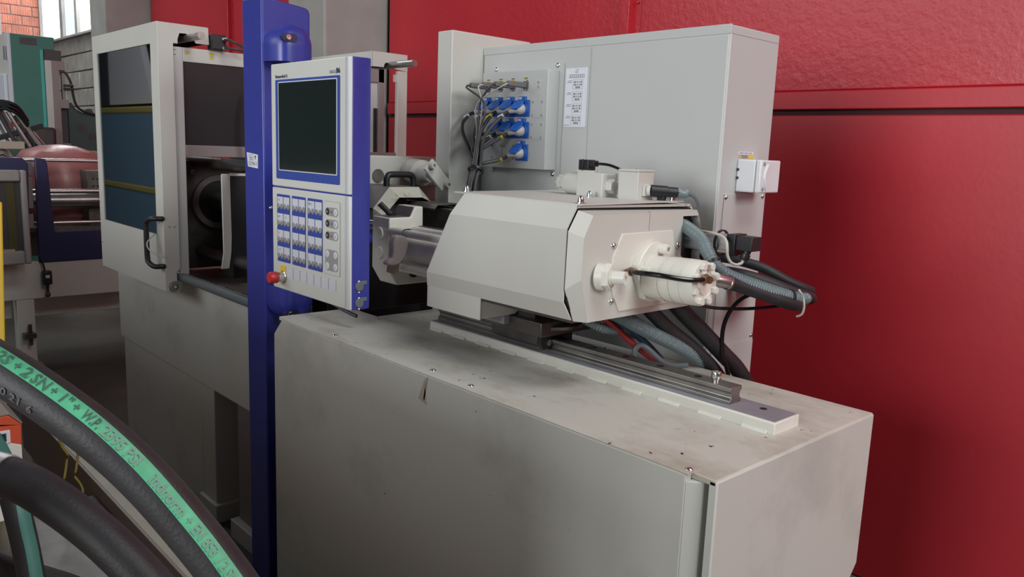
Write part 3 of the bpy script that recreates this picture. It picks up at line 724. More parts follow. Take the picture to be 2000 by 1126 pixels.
# fixed guard frame across the clamp with its smoked pane
gf = cu
build(MB().box(-3.315, -3.300, 1.212, 1.249, 1.045, 1.947), 'frame_post', 'greycream', gf, .002)
build(MB().box(-3.315, -3.300, 1.249, 1.93, 1.893, 1.947), 'frame_top', 'cream', gf, .002)
build(MB().box(-3.315, -3.300, 1.249, 1.93, 1.524, 1.569), 'frame_bottom', 'taupe', gf, .002)
build(MB().box(-3.316, -3.300, 1.90, 1.95, 1.045, 1.893), 'frame_post', 'cream', gf, .002)
build(MB().box(-3.312, -3.306, 1.249, 1.90, 1.569, 1.893), 'smoked_pane', 'darkpane', gf)
for z in (1.936, 1.918):
    build(MB().dome((-3.30, 1.217, z), (1, 0, 0), .004, .003), 'screw', 'chrome', gf)
for y, z in ((1.257, 1.927), (1.355, 1.930), (1.355, 1.917)):
    s = build(MB().box(-3.2995, -3.299, y, y + .016, z - .005, z + .004), 'yellow_sticker', 'yellow', gf)
    build(MB().box(-3.299, -3.2987, y - .001, y + .017, z + .004, z + .006).box(-3.299, -3.2987, y + .007, y + .009, z - .003, z), 'sticker_print', 'midgrey', gf)
# housing wall behind (far side of the clamp)
build(MB().box(-4.3, -2.62, 1.93, 1.95, 1.0, 1.53), 'rear_sheet', 'taupe', gf)

# guide tube and front sliding door
tb = build(MB().cyl((-4.3, 1.222, 1.038), (-2.62, 1.222, 1.031), .0175, None, 20), 'door_guide_tube', 'greyhose', cu)
dr = thing('sliding_door', (-3.7, 1.18, .98), 'cream sliding guard door with a tall tinted window and black handle', 'machine door')
x0, x1, z0, z1 = -4.125, -3.295, .982, 2.033
wx0, wx1, wz0, wz1 = -4.063, -3.373, 1.206, 1.955
ring = MB()
for a, b, c, d in ((x0, wx0, z0, z1), (wx1, x1, z0, z1), (wx0, wx1, z0, wz0), (wx0, wx1, wz1, z1)):
    ring.box(a, b, 1.15, 1.156, c, d)
build(ring, 'door_front', 'cream', dr)
build(MB().box(wx0 - .005, wx1 + .005, 1.1545, 1.1595, wz0 - .005, wz1 + .005), 'door_window', 'pane', dr)
build(MB().prism([(1.1505, .985), (1.20, .97), (1.218, 1.0), (1.218, 1.015), (1.196, 1.02), (1.196, 1.062), (1.21, 1.068), (1.21, 1.958), (1.228, 1.958), (1.228, 1.975), (1.236, 1.998), (1.262, 1.999), (1.285, 1.985), (1.30, 1.966), (1.352, 1.966), (1.350, 2.0315), (1.1505, 2.0325)], 'x', -3.299, -3.294), 'door_side', 'cream', dr, .001)
build(MB().box(x0, x1, 1.151, 1.35, 2.028, 2.033), 'door_top', 'cream', dr, .002)
build(MB().box(x0, x0 + .004, 1.151, 1.21, .985, 2.03), 'door_side', 'cream', dr)
build(MB().box(x0, x1 - .01, 1.346, 1.35, 1.97, 2.03), 'door_inner_lip', 'blackmatte', dr)
ro = build(MB().lathe((-3.325, 1.185, 1.0), (-3.285, 1.185, 1.0), [(0, .020), (.2, .023), (.8, .023), (1, .020), (1, .012), (.85, .010)], 28), 'roller', 'steel', dr)
build(MB().caphead((-3.29, 1.185, 1.0), (1, 0, 0), .007, .006), 'roller_screw', 'chrome', ro)
for y in (1.172, 1.193):
    build(MB().cyl((-3.294, y, 1.243), (-3.2925, y, 1.243), .004, None, 10), 'rivet_hole', 'midgrey', dr)
hx, hz0, hz1 = -3.345, 1.085, 1.276
build(MB().tube([(hx + .045, 1.152, hz1), (hx + .045, 1.135, hz1), (hx + .03, 1.115, hz1), (hx + .0, 1.106, hz1 - .012), (hx - .012, 1.104, hz1 - .035), (hx - .012, 1.104, hz0 + .035), (hx, 1.106, hz0 + .012), (hx + .03, 1.115, hz0), (hx + .045, 1.135, hz0), (hx + .045, 1.152, hz0)], .0105, 12, .008), 'door_handle', 'black', dr)
build(MB().tube([(-3.375, 1.145, 1.21), (-3.34, 1.10, 1.18), (-3.31, 1.10, 1.15), (-3.285, 1.146, 1.12)], .0025, 6), 'string_on_handle', 'cablew', dr)
for z in (1.29, 1.10):
    build(MB().dome((x0 + .012, 1.15, z), (0, -1, 0), .005, .004), 'screw', 'chrome', dr)
gr = build(MB().cyl((-3.50, 1.27, 1.984), (-3.165, 1.27, 1.984), .0145, None, 24), 'upper_guide_rod', 'steel', cu)
lt = build(MB().box(-3.318, -3.27, 1.354, 1.412, 1.949, 2.008), 'limit_switch', 'black', cu, .004)
for i, pts in enumerate(([(-3.27, 1.40, 1.992), (-3.234, 1.41, 1.988), (-3.222, 1.425, 1.980), (-3.225, 1.47, 1.962)], [(-3.27, 1.40, 1.958), (-3.235, 1.41, 1.957), (-3.222, 1.44, 1.953), (-3.226, 1.49, 1.947)])):
    build(MB().tube(pts, .005, 8), 'switch_cable', 'cable', lt)
    build(MB().hexbolt(pts[0], (.7, .4, 0), .008, .022), 'cable_gland', 'steel', lt)

# rear door of the clamp (seen beyond the control panel)
s = .88
def rg(x, y, z): return (x * s, y * s, 1.6 + (z - 1.6) * s)
rr = thing('rear_guard', (-2.95, 1.97, 1.012), 'cream rear guard door with a slotted top box beyond the control panel', 'machine door')
X0 = -3.3378 * s
def ry(y): return y * s
def rz(z): return 1.6 + (z - 1.6) * s
build(MB().prism([(ry(2.148), rz(1.962)), (ry(2.21), rz(1.9625)), (ry(2.216), rz(1.98)), (ry(2.225), rz(1.985)), (ry(2.265), rz(1.985)), (ry(2.272), rz(1.96)), (ry(2.3475), rz(1.953)), (ry(2.346), rz(2.029)), (ry(2.148), rz(2.032))], 'x', X0 - .004, X0), 'door_side', 'cream', rr, .001)
build(MB().box(-3.9, X0, ry(2.148), ry(2.346), rz(2.029), rz(2.032)), 'door_top', 'cream', rr, .001)
build(MB().box(-3.9, X0 - .001, ry(2.148), ry(2.152), rz(1.962), rz(2.03)), 'door_face', 'cream', rr)
build(MB().box(X0 - .02, X0, ry(2.291), ry(2.347), 1.0, rz(1.953)), 'door_post', 'cream', rr, .002)
build(MB().box(X0 - .03, X0 - .012, ry(2.19), ry(2.223), rz(1.55), rz(1.955)), 'frame_post', 'taupe', rr, .002)
build(MB().box(X0 - .03, X0 - .012, ry(2.02), ry(2.223), rz(1.89), rz(1.955)), 'frame_top', 'taupe', rr, .002)
build(MB().box(X0 - .026, X0 - .02, ry(2.02), ry(2.19), rz(1.55), rz(1.89)), 'frame_back', 'greycream', rr)
build(MB().box(X0 - .02, X0 - .012, ry(2.168), ry(2.183), rz(1.56), rz(1.77)), 'frame_slot', 'blackmatte', rr)
build(MB().box(X0 - .05, X0 - .005, ry(2.02), ry(2.31), rz(1.545), rz(1.563)), 'frame_rail', 'taupe', rr, .002)
build(MB().box(X0 - .012, X0 - .006, ry(2.272), ry(2.292), rz(1.90), rz(1.935)), 'post_tab', 'cream', rr)
gr2 = build(MB().cyl((X0 - .2, ry(2.25), rz(1.976)), (X0 + .17, ry(2.25), rz(1.976)), .0145, None, 24), 'rear_guide_rod', 'steel', rr)

# ================================================================== CONTROL COLUMN
cc = thing('control_column', (-2.58, 1.285, 0), 'tall blue steel column carrying the control panel', 'column')
build(MB().prism([(1.2, 0), (1.371, 0), (1.371, 2.015), (1.366, 2.027), (1.355, 2.033), (1.2, 2.05)], 'x', -2.651, -2.509), 'column_post', 'blue', cc, .006, 3)
def bracket(zb, zt, up):
    mb = MB(); rings = []
    cy, hw, x0, x1 = 1.278, .073, -2.509, -2.415
    n = 24
    H = zt - zb
    for k in range(11):
        t = k / 10
        zz = t * H
        sc = 1.0 if t < .45 else math.sqrt(max(0.0, 1 - ((t - .45) / .55) ** 2)) * .94 + .06
        rings.append([(x0 + (x1 - x0) * (max(0, 1 - abs(math.sin((i / n - .5) * math.pi)) ** 4)) ** .5 * (.5 + .5 * sc), cy + hw * sc * math.sin((i / n - .5) * math.pi), (zb + zz) if up else (zt - zz)) for i in range(n + 1)])
    vs = [v for r in rings for v in r]; m = n + 1; fs = []
    for k in range(10):
        for i in range(n):
            q = (k * m + i, k * m + i + 1, (k + 1) * m + i + 1, (k + 1) * m + i)
            fs.append(q if up else q[::-1])
    b = tuple(range(m)); fs.append(b[::-1] if up else b)
    t = tuple(10 * m + i for i in range(m)); fs.append(t if up else t[::-1])
    for k in range(10):
        q = (k * m, (k + 1) * m, (k + 1) * m + n, k * m + n); fs.append(q if up else q[::-1])
    mb.add(vs, fs)
    return mb
for zb, zt, up in ((1.848, 1.966, True), (1.005, 1.125, False)):
    b = build(bracket(zb, zt, up), 'swivel_bracket', 'blue', cc, angle=50)
    zc = 1.920 if up else 1.035
    build(MB().prism([(1.236 + y, zc + z) for y, z in arc(0, 0, .013, 90, 270, 8)] + [(1.262 + y, zc + z) for y, z in arc(0, 0, .013, -90, 90, 8)], 'x', -2.43, -2.4125), 'screw_recess', 'navy', b)
    build(MB().caphead((-2.4135, 1.242, zc), (1, 0, 0), .009, .006), 'bracket_screw', 'chrome', b)
build(MB().cyl((-2.45, 1.278, 1.12), (-2.45, 1.278, 1.85), .014, None, 16), 'pivot_shaft', 'steel', cc)
build(MB().dome((-2.509, 1.225, 1.38), (1, 0, 0), .008, .007), 'screw', 'chrome', cc)
st = build(MB().prism([(-2.630, 1.558), (-2.548, 1.552), (-2.549, 1.507), (-2.622, 1.511)], 'y', 1.1985, 1.2005), 'inventory_sticker', 'label', cc)
lettering('ZKU', .017, (-2.612, 1.1983, 1.532), '-y', 'ink', st)
lettering('5296/1', .019, (-2.617, 1.1983, 1.5155), '-y', 'ink', st, .062)
build(MB().prism([(-2.574, 1.548), (-2.557, 1.547), (-2.563, 1.54), (-2.563, 1.535), (-2.567, 1.535), (-2.567, 1.54)], 'y', 1.1982, 1.1986), 'sticker_mark', 'greenink', st)
build(MB().box(-2.62, -2.582, 1.1982, 1.1986, 1.5505, 1.5515).box(-2.62, -2.582, 1.1982, 1.1986, 1.547, 1.5477).box(-2.62, -2.582, 1.1982, 1.1986, 1.5435, 1.544), 'fine_print', 'greyink', st)

# ================================================================== CONTROL PANEL
pn = thing('control_panel', (-1.93, 1.08, 1.186), 'blue and grey control panel with dark screen, round keys and red emergency stop', 'control panel')
build(MB().prism([(-2.143, 1.056), (-1.727, 1.056), (-1.7265, 1.098), (-1.732, 1.110), (-1.75, 1.118), (-2.12, 1.118), (-2.143, 1.105)], 'z', 1.1865, 1.8055), 'housing', 'blue', pn, .002)
build(MB().box(-2.1435, -1.7275, 1.0505, 1.0565, 1.4757, 1.8058), 'upper_bezel', 'panel', pn, .004)
build(MB().box(-2.1435, -1.7275, 1.0505, 1.0565, 1.1862, 1.4717), 'lower_bezel', 'panel', pn, .004)
for z0, z1 in ((1.4765, 1.805), (1.187, 1.471)):
    build(MB().prism([(-1.7525, 1.0505), (-1.745, 1.0485), (-1.735, 1.0485), (-1.7275, 1.053), (-1.7275, 1.0565), (-1.7525, 1.0565)], 'z', z0, z1), 'silver_edge', 'silver', pn, .001)
build(MB().prism([(-2.2, 1.118), (-2.12, 1.118), (-2.12, 1.292), (-2.46, 1.292), (-2.46, 1.264), (-2.2, 1.264)], 'z', 1.40, 1.60), 'swivel_arm', 'blue', pn, .004)
P = 1.0500
build(MB().prism(rrect(-2.1154, -1.7757, 1.4967, 1.763, .004), 'y', P - .0006, P + .001), 'screen_surround', 'bluefield', pn)
build(MB().prism(rrect(-2.0998, -1.7874, 1.5195, 1.757, .003), 'y', P - .0012, P + .001), 'screen_rim', 'keylabel', pn)
build(MB().prism(rrect(-2.0955, -1.7912, 1.5222, 1.7542, .002), 'y', P - .0018, P + .001), 'screen', 'screen', pn)
lettering('Battenfeld S', .011, (-2.1145, P - .001, 1.7675), '-y', 'blueink', pn, .068, bold=True)
lettering('UNILOG', .011, (-1.8255, P - .001, 1.7685), '-y', 'ink', pn, .030)
lettering('B6', .017, (-1.793, P - .001, 1.7685), '-y', 'blueink', pn, .018, bold=True)
# three blue key fields: four rows of paired label windows over four round keys
cols = ((-2.1133, -2.038), (-2.0262, -1.9504), (-1.9392, -1.8616))
rows = (1.4205, 1.374, 1.3277, 1.2815)
for ci, (a, b) in enumerate(cols):
    fld = build(MB().prism(rrect(a, b, 1.2653, 1.454, .003), 'y', P - .0006, P + .001), 'key_field', 'bluefield', pn)
    wv = (b - a)
    for z in rows:
        for h in range(2):
            xa = a + .003 + h * (wv / 2 - .001)
            build(MB().box(xa, xa + wv / 2 - .0045, P - .0010, P, z - .002, z + .0265), 'key_label', 'keylabel', fld)
        for kx in range(4):
            xk = a + wv * (.115 + .255 * kx)
            build(MB().lathe((xk, P - .0006, z), (xk, P - .0022, z), [(0, .0078), (.7, .0078), (1, .0066)], 16), 'round_key', 'keygrey', fld)
    for (sx, zz, tx) in ({0: ((.1, 1.436, 'Lx'), (.1, 1.389, 'bB'), (.62, 1.389, '-o'), (.1, 1.343, '"a'), (.12, 1.296, 'a.T')), 1: (), 2: ((.03, 1.436, '*sff* 2'),)}[ci]):
        lettering(tx, .009, (a + wv * sx, P - .0014, zz), '-y', 'greyink', fld)
of = build(MB().prism(rrect(-1.8533, -1.773, 1.265, 1.4535, .005), 'y', P - .0004, P + .001), 'switch_field', 'midgrey', pn)
build(MB().prism(rrect(-1.8522, -1.7741, 1.2661, 1.4524, .005), 'y', P - .0008, P + .001), 'switch_field_face', 'panel', pn)
sf = pn
for z in (1.427, 1.3965, 1.366):
    build(MB().prism([(-1.834 + x, z + y) for x, y in arc(0, 0, .0105, 90, 270, 8)] + [(-1.7933 + x, z + y) for x, y in arc(0, 0, .0115, -90, 90, 8)], 'y', P - .0011, P), 'switch_plate', 'midgrey', pn)
    a = build(MB().lathe((-1.834, P - .001, z), (-1.834, P - .0026, z), [(0, .0088), (.7, .0088), (1, .0075)], 20), 'off_key', 'ink', pn)
    lettering('0', .009, (-1.8368, P - .0028, z - .0033), '-y', 'keylabel', a, bold=True)
    b = build(MB().lathe((-1.7933, P - .001, z), (-1.7933, P - .0026, z), [(0, .0092), (.7, .0092), (1, .008)], 20), 'on_key', 'keylabel', pn)
    lettering('I' if z > 1.42 else 'lll', .009, (-1.7945 if z > 1.42 else -1.797, P - .0028, z - .0033), '-y', 'midgrey', b)
    build(MB().box(-1.818, -1.810, P - .0014, P - .0011, z - .004, z + .003), 'switch_symbol', 'greyink', pn)
build(MB().prism(rrect(-1.846, -1.782, 1.275, 1.330, .011), 'y', P - .0011, P), 'jog_plate', 'midgrey', pn)
for x, z, c in ((-1.834, 1.3181, 'n'), (-1.794, 1.3178, '/'), (-1.834, 1.287, '0'), (-1.794, 1.287, '0')):
    b = build(MB().lathe((x, P - .001, z), (x, P - .0026, z), [(0, .0095), (.7, .0095), (1, .0083)], 20), 'jog_key', 'keylabel', pn)
    lettering(c, .009, (x - .003, P - .0028, z - .0033), '-y', 'midgrey', b)
for k in range(7):
    xa = -2.0554 + k * .0381
    build(MB().box(xa, xa + .033, P - .0008, P, 1.2243, 1.2545), 'blank_label', 'keylabel', pn)
build(MB().box(-2.0975, -2.0655, P - .0008, P, 1.208, 1.2538), 'yellow_plate', 'yellowpaint', pn)
es = build(MB().lathe((-2.0785, P, 1.2235), (-2.0785, P - .026, 1.2235), [(0, .0165), (.1, .0175), (.15, .0145), (1, .0145)], 24), 'emergency_stop', 'chrome', pn)
build(MB().lathe((-2.0785, P - .020, 1.2235), (-2.0785, P - .045, 1.2235), [(0, .0145), (.1, .0165), (.8, .0165), (1, .014)], 24), 'red_button', 'red', es)
for z in (1.246, 1.2035):
    cv = build(MB().lathe((-1.7268, 1.077, z), (-1.7235, 1.077, z), [(0, .0125), (1, .0115)], 18).box(-1.7268, -1.7238, 1.080, 1.098, z + .004, z + .014), 'port_cover', 'greyhose', pn, .001)
    for dz in (.0125, -.0155):
        build(MB().dome((-1.7268, 1.0765, z + dz), (1, 0, 0), .0035, .003), 'screw', 'chrome', cv)
cbl = build(MB().tube([(-2.33, 1.25, 1.13), (-2.2, 1.25, 1.12), (-2.10, 1.26, 1.10), (-2.05, 1.27, 1.09)], .006, 8), 'panel_cable', 'black', pn)

# ================================================================== ELECTRICAL CABINET
cb = thing('electrical_cabinet', (-1.7, 1.97, 0), 'tall light grey electrical cabinet against the red wall', 'cabinet')
build(MB().box(-2.182, -1.208, 1.852, 2.09, .02, 1.937), 'cabinet_body', 'greycream', cb, .003)
build(MB().box(-2.182, -1.208, 1.850, 1.856, 1.9145, 1.9385), 'top_strip', 'greycream', cb, .001)
build(MB().box(-2.176, -1.6865, 1.8495, 1.856, .1, 1.9135), 'left_door', 'greycream', cb, .0015)
build(MB().box(-1.6805, -1.212, 1.8485, 1.856, .1, 1.9125), 'right_door', 'greycream', cb, .0025)
build(MB().box(-1.7925, -1.7905, 1.8488, 1.850, 1.40, 1.869), 'fold_line', 'midgrey', cb)
build(MB().box(-1.2095, -1.206, 1.872, 2.078, .30, 1.5055), 'side_cover', 'greycream', cb, .0008)
build(MB().box(-1.207, -1.2045, 1.935, 2.086, .30, 1.083), 'side_cover_lower', 'greycream', cb, .0008)
build(MB().box(-1.2075, -1.206, 1.8745, 1.8768, .4, 1.504), 'cover_edge', 'midgrey', cb)
build(MB().box(-1.2088, -1.2075, 1.856, 2.086, 1.9145, 1.9155), 'side_seam', 'midgrey', cb)
for y, z in ((1.8845, 1.4966), (2.0695, 1.4976), (2.0708, 1.3096), (2.073, 1.095)):
    build(MB().dome((-1.206, y, z), (1, 0, 0), .007, .005), 'screw', 'chrome', cb)
for x, z in ((-2.112, 1.864), (-1.8227, 1.864), (-2.1105, 1.5285), (-1.8247, 1.5281)):
    build(MB().dome((x, 1.8495, z), (0, -1, 0), .0085, .006), 'screw', 'chrome', cb)
for x in (-1.90, -1.735, -1.71, -1.40):
    build(MB().dome((x, 1.87, 1.937), (0, 0, 1), .006, .004), 'screw', 'chrome', cb)
du = build(MB().box(-2.262, -2.1835, 1.7135, 2.07, .02, 1.983), 'cable_duct', 'cream'); du.name = 'cable_duct'
bev(du, .003)
tag(du, 'tall narrow cream cable duct left of the electrical cabinet', 'duct')
# paper chart
ch = build(MB().box(-1.7833, -1.6928, 1.8478, 1.8492, 1.6762, 1.8525), 'paper_chart', 'label', cb)
PY = 1.8474
lettering('. I I B', .007, (-1.746, PY, 1.8445), '-y', 'greyink', ch)
lettering('EEEE', .006, (-1.745, PY, 1.838), '-y', 'greyink', ch)
mk = MB()
for k in range(8):
    xx = -1.769 + k * .008
    mk.prism([(xx, 1.8235), (xx + .0065, 1.8235), (xx + .0065, 1.8335), (xx, 1.8335)], 'y', PY, PY + .0003)
mkin = MB()
for k in range(8):
    xx = -1.769 + k * .008
    mkin.box(xx + .0012, xx + .0053, PY - .0003, PY, 1.8247, 1.8323)
build(mk, 'chart_tabs', 'greyink', ch); build(mkin, 'chart_tabs_fill', 'label', ch)
for g in range(4):
    zt = 1.8185 - g * .0355
    bx = -1.752 - g * .0005
    fr = MB()
    for (a, b, c, d) in ((bx, bx + .041, zt - .0005, zt), (bx, bx + .041, zt - .0285, zt - .028), (bx, bx + .0005, zt - .028, zt), (bx + .0405, bx + .041, zt - .028, zt)):
        fr.box(a, b, PY, PY + .0003, c, d)
    for rrow, cnt in ((0, 5), (1, 5), (2, 3)):
        for k in range(cnt):
            xx = bx + .0045 + k * .0068 + (0.0068 if rrow == 2 else 0)
            fr.box(xx, xx + (.0048 if (k in (0, 4) or rrow == 2) else .0025), PY, PY + .0003, zt - .0105 - rrow * .008, zt - .005 - rrow * .008)
    build(fr, 'chart_block', 'greyink', ch)
    build(MB().box(bx - .021, bx - .005, PY, PY + .0003, zt - .0045, zt - .003).box(bx - .024, bx - .005, PY, PY + .0003, zt - .009, zt - .0075), 'chart_caption', 'greyink', ch)
build(MB().box(-1.783, -1.760, PY, PY + .0003, 1.681, 1.6822), 'chart_caption', 'greyink', ch)
# socket box with Schuko-type outlets
sb = build(MB().box(-2.122, -1.8125, 1.7995, 1.8495, 1.541, 1.8495), 'socket_box', 'greycream', cb, .002)
SY = 1.7995
colx = (-1.917, -1.974, -2.031, -2.089)
rowz = (1.7305, 1.6625, 1.592)
sockets = [(c, r) for r, cnt in ((0, 4), (1, 3), (2, 1)) for c in range(cnt)]
for (c, r) in sockets:
    x, z = colx[c], rowz[r]
    so = build(MB().box(x - .0265, x + .0285, SY - .004, SY, z - .026, z + .0265).box(x - .021, x + .013, SY - .006, SY, z + .02, z + .0375), 'socket_outlet', 'socket', cb, .0015)
    build(MB().lathe((x + .002, SY - .004, z - .002), (x + .002, SY - .010, z - .002), [(0, .0235), (1, .0225), (1, .019), (.2, .018)], 24), 'socket_ring', 'socket', so)
    build(MB().box(x - .018, x - .004, SY - .0066, SY - .006, z + .029, z + .035), 'socket_window', 'keylabel', so)
    # lid hinged at the top, resting open on the plug
    d = Vector((0, -.77, -.64)).normalized(); nrm = Vector((0, -.64, .77))
    ctr = Vector((x - .003, SY - .006, z + .024)) + d * .023
    mb = MB(); sd = d.cross(nrm)
    nn = 20; vs = []
    for s_ in (0, 1):
        for k in range(nn):
            a = 2 * math.pi * k / nn
            vs.append(ctr + d * (.024 * math.cos(a)) + sd * (.022 * math.sin(a)) + nrm * (.005 * s_))
    mb.add(vs, [tuple(range(nn))[::-1], tuple(range(nn, 2 * nn))] + [(k, (k + 1) % nn, nn + (k + 1) % nn, nn + k) for k in range(nn)])
    build(mb, 'socket_lid', 'socket', so, .0012)
for x0, x1, z0, z1 in ((-1.8817, -1.826, 1.7024, 1.7574), (-1.8824, -1.825, 1.6343, 1.688), (-2.01, -1.952, 1.566, 1.618), (-2.07, -2.013, 1.566, 1.618), (-1.864, -1.842, 1.79, 1.817)):
    cp = build(MB().box(x0, x1, SY - .0015, SY, z0, z1), 'blanking_plate', 'greycream', cb, .0005)
    for sx in ((x0 + .007, x1 - .007) if z0 < 1.78 else ((x0 + x1) / 2,)):
        for sz in (z0 + .007, z1 - .007):
            build(MB().dome((sx, SY - .0015, sz), (0, -1, 0), .0042, .002), 'screw', 'midgrey', cp)
# yellow tags over the data connectors
for x in (-1.9096, -1.9702, -2.0297, -2.0911):
    t = build(MB().box(x - .008, x + .006, SY - .0008, SY, 1.812, 1.8235), 'yellow_tag', 'yellowpaint', cb)
    build(MB().box(x - .0085, x + .0065, SY - .0012, SY - .0008, 1.823, 1.8255).box(x - .002, x, SY - .0012, SY - .0008, 1.814, 1.818), 'tag_print', 'ink', t)

# plugs with their cables, gathered in a bundle that drops behind the injection unit
B1 = Vector((-2.0, 1.682, 1.547)); B2 = Vector((-1.985, 1.652, 1.49)); B3 = Vector((-1.978, 1.635, 1.40)); B4 = Vector((-1.97, 1.62, 1.30))
rown = ('top', 'middle', 'bottom'); coln = ('rightmost', 'second from the right', 'third from the right', 'leftmost')
for i, (c, r) in enumerate(sockets):
    x, z = colx[c], rowz[r]
    if r == 2: lab = 'pale plug in the single lowest blue socket with grey cable'
    else: lab = 'pale plug in the %s blue socket of the %s row' % (coln[c] if not (r == 1 and c == 2) else 'leftmost', rown[r])
    pl = thing('power_plug', (x, SY - .02, z), lab, 'plug', 'power plugs in the socket box')
    build(MB().lathe((x + .002, SY - .004, z - .002), (x, SY - .034, z - .004), [(0, .0175), (.5, .0172), (.75, .0155), (1, .009)], 18), 'plug_body', 'plugw', pl)
    build(MB().lathe((x - .003, SY - .026, z - .006), (x - .030, SY - .036, z - .012), [(0, .0095), (1, .006)], 12), 'plug_neck', 'plugw', pl)
    a = i * .8
    o = Vector((.011 * math.cos(a), .004 * math.sin(a * 1.3), .0))
    p0 = Vector((x - .028, SY - .036, z - .012))
    mid = p0 * .45 + (B1 + o) * .55 + Vector((-.012, -.025, .012 - .01 * r))
    if c == 3: mid = Vector((-2.115, 1.71, 1.66))
    pts = [p0, p0 + Vector((-.018, -.012, -.012)), mid, B1 + o * 1.4, B2 + o * 1.3, B3 + o * 1.8, B4 + o * 2]
    build(MB().tube(pts, .0058, 9, .01), 'plug_cable', 'cable' if c % 2 == 0 else 'black', pl)
    tp = p0 + Vector((-.018, -.012, -.012))
    dd = (tp - p0).normalized()
    build(MB().cyl(tp - dd * .004, tp + dd * .016, .0068, None, 10), 'cable_marker', 'yellow' if (i % 3 == 1) else 'keylabel', pl)
for i, x in enumerate((-1.9096, -1.9702, -2.0297, -2.0911)):
    cn = thing('data_connector', (x, 1.77, 1.80), 'grey rectangular data connector under the %s yellow tag' % ('rightmost', 'second right', 'second left', 'leftmost')[i], 'connector', 'data connectors on the socket box')
    build(MB().prism([(x - .006, 1.7855), (x + .006, 1.7855), (x + .011, 1.793), (x + .011, 1.813), (x + .005, 1.819), (x - .005, 1.819), (x - .009, 1.812), (x - .009, 1.793)], 'y', SY - .004, SY), 'connector_flange', 'conn', cn)
    mb = MB(); z0, z1 = 1.7935, 1.811
    vs = [(x - .009, SY - .003, z0), (x + .008, SY - .003, z0), (x + .008, SY - .003, z1), (x - .009, SY - .003, z1), (x - .013, SY - .075, z0 + .001), (x + .005, SY - .075, z0 + .001), (x + .005, SY - .075, z1), (x - .013, SY - .075, z1)]
    mb.add(vs, [(0, 3, 2, 1), (4, 5, 6, 7), (0, 1, 5, 4), (1, 2, 6, 5), (2, 3, 7, 6), (3, 0, 4, 7)])
    build(mb, 'connector_hood', 'conn', cn, .003)
    for zz in (1.789, 1.8155):
        build(MB().dome((x, SY - .004, zz), (0, -1, 0), .003, .004), 'screw', 'chrome', cn)
    p0 = Vector((x - .004, SY - .074, 1.801))
    build(MB().tube([p0, p0 + Vector((-.004, -.016, -.006)), Vector((-2.035 + .012 * i, 1.705, 1.74)), Vector((-2.018 + .006 * i, 1.692, 1.65)), B1 + Vector((-.004 + .005 * i, -.014, 0)), B2 + Vector((.004 * i, -.014, 0)), B3 + Vector((.005 * i, -.016, 0)), B4], .0022 if i in (0, 2) else .0034, 8), 'data_cable', 'cablew' if i in (0, 2) else 'cable', cn)
bt = build(MB().lathe((-1.996, 1.675, 1.535), (-1.994, 1.671, 1.528), [(0, .026), (1, .026), (1, .022), (0, .022)], 22, False), 'bundle_tie', 'black'); tag(bt, 'black cable tie around the grey cable bundle left of the socket box', 'cable tie')

# white printer outlet on the cabinet side
po = thing('outlet_box', (-1.18, 1.98, 1.51), 'white plastic outlet box on the right side of the electrical cabinet', 'outlet')
build(MB().box(-1.208, -1.152, 1.93, 2.025, 1.5115, 1.598), 'outlet_body', 'whiteplastic', po, .004, 3)
build(MB().box(-1.1535, -1.1500, 1.932, 2.023, 1.5135, 1.596), 'outlet_joint', 'midgrey', po)
lidp = build(MB().box(-1.1505, -1.135, 1.93, 2.028, 1.5115, 1.598), 'outlet_cover', 'whiteplastic', po, .004, 3)
ar = [(1.962 - .014 * math.sin(math.pi * k / 8), 1.522 + .064 * k / 8) for k in range(9)]
build(MB().tube([(-1.134, y, z) for y, z in ar], .004, 8, .01), 'cover_grip', 'whiteplastic', lidp)
for z in (1.522, 1.588):
    build(MB().dome((-1.135, 1.945, z), (1, 0, 0), .006, .002), 'cover_screw', 'midgrey', lidp)
for z in (1.57, 1.548):
    build(MB().box(-1.207, -1.2005, 1.9285, 1.9305, z - .003, z + .004), 'hinge_slot', 'ink', po)
nl = build(MB().box(-1.2085, -1.2074, 1.9331, 2.0051, 1.6105, 1.6182), 'printer_label', 'label', po)
lettering('NUR DRUCKER', .007, (-1.2072, 1.9375, 1.612), '+x', 'ink', nl, .062)
yl = build(MB().box(-1.2085, -1.2075, 1.9340, 2.0065, 1.6005, 1.6095), 'warning_label', 'tan', po)
build(MB().box(-1.2076, -1.2073, 1.982, 2.006, 1.6012, 1.609).prism([(1.9365, 1.6015), (1.9435, 1.6015), (1.940, 1.6085)], 'x', -1.2076, -1.2073), 'warning_yellow', 'yellowpaint', yl)
build(MB().box(-1.2075, -1.2071, 1.948, 1.978, 1.6065, 1.6075).box(-1.2075, -1.2071, 1.948, 1.978, 1.6025, 1.6035), 'warning_print', 'ink', yl)

# ================================================================== HOSES BEHIND AND BELOW THE INJECTION UNIT
def hose(name, pts, r, m, label, cat='hose', ripple=0, n=14, period=.0072):
    o = build(MB().tube(pts, r, n, .001 if ripple else .012, ripple, period), name, m)
    return tag(o, label, cat)
hA = thing('corrugated_hose', (-1.0, 1.7, 1.25), 'blue-grey corrugated hose looping out to the right above the motor', 'hose')
build(MB().tube([(-1.23, 1.668, 1.438), (-1.19, 1.666, 1.434), (-1.150, 1.656, 1.423), (-1.105, 1.637, 1.405), (-1.070, 1.618, 1.378), (-1.05, 1.618, 1.354), (-1.024, 1.638, 1.330), (-0.999, 1.688, 1.311), (-0.971, 1.756, 1.289), (-0.953, 1.826, 1.270), (-0.957, 1.885, 1.262), (-0.985, 1.935, 1.262), (-1.05, 1.965, 1.268), (-1.13, 1.975, 1.272), (-1.21, 1.98, 1.275)], .0148, 16, .001, .0015, .0075), 'hose_jacket', 'corr', hA)
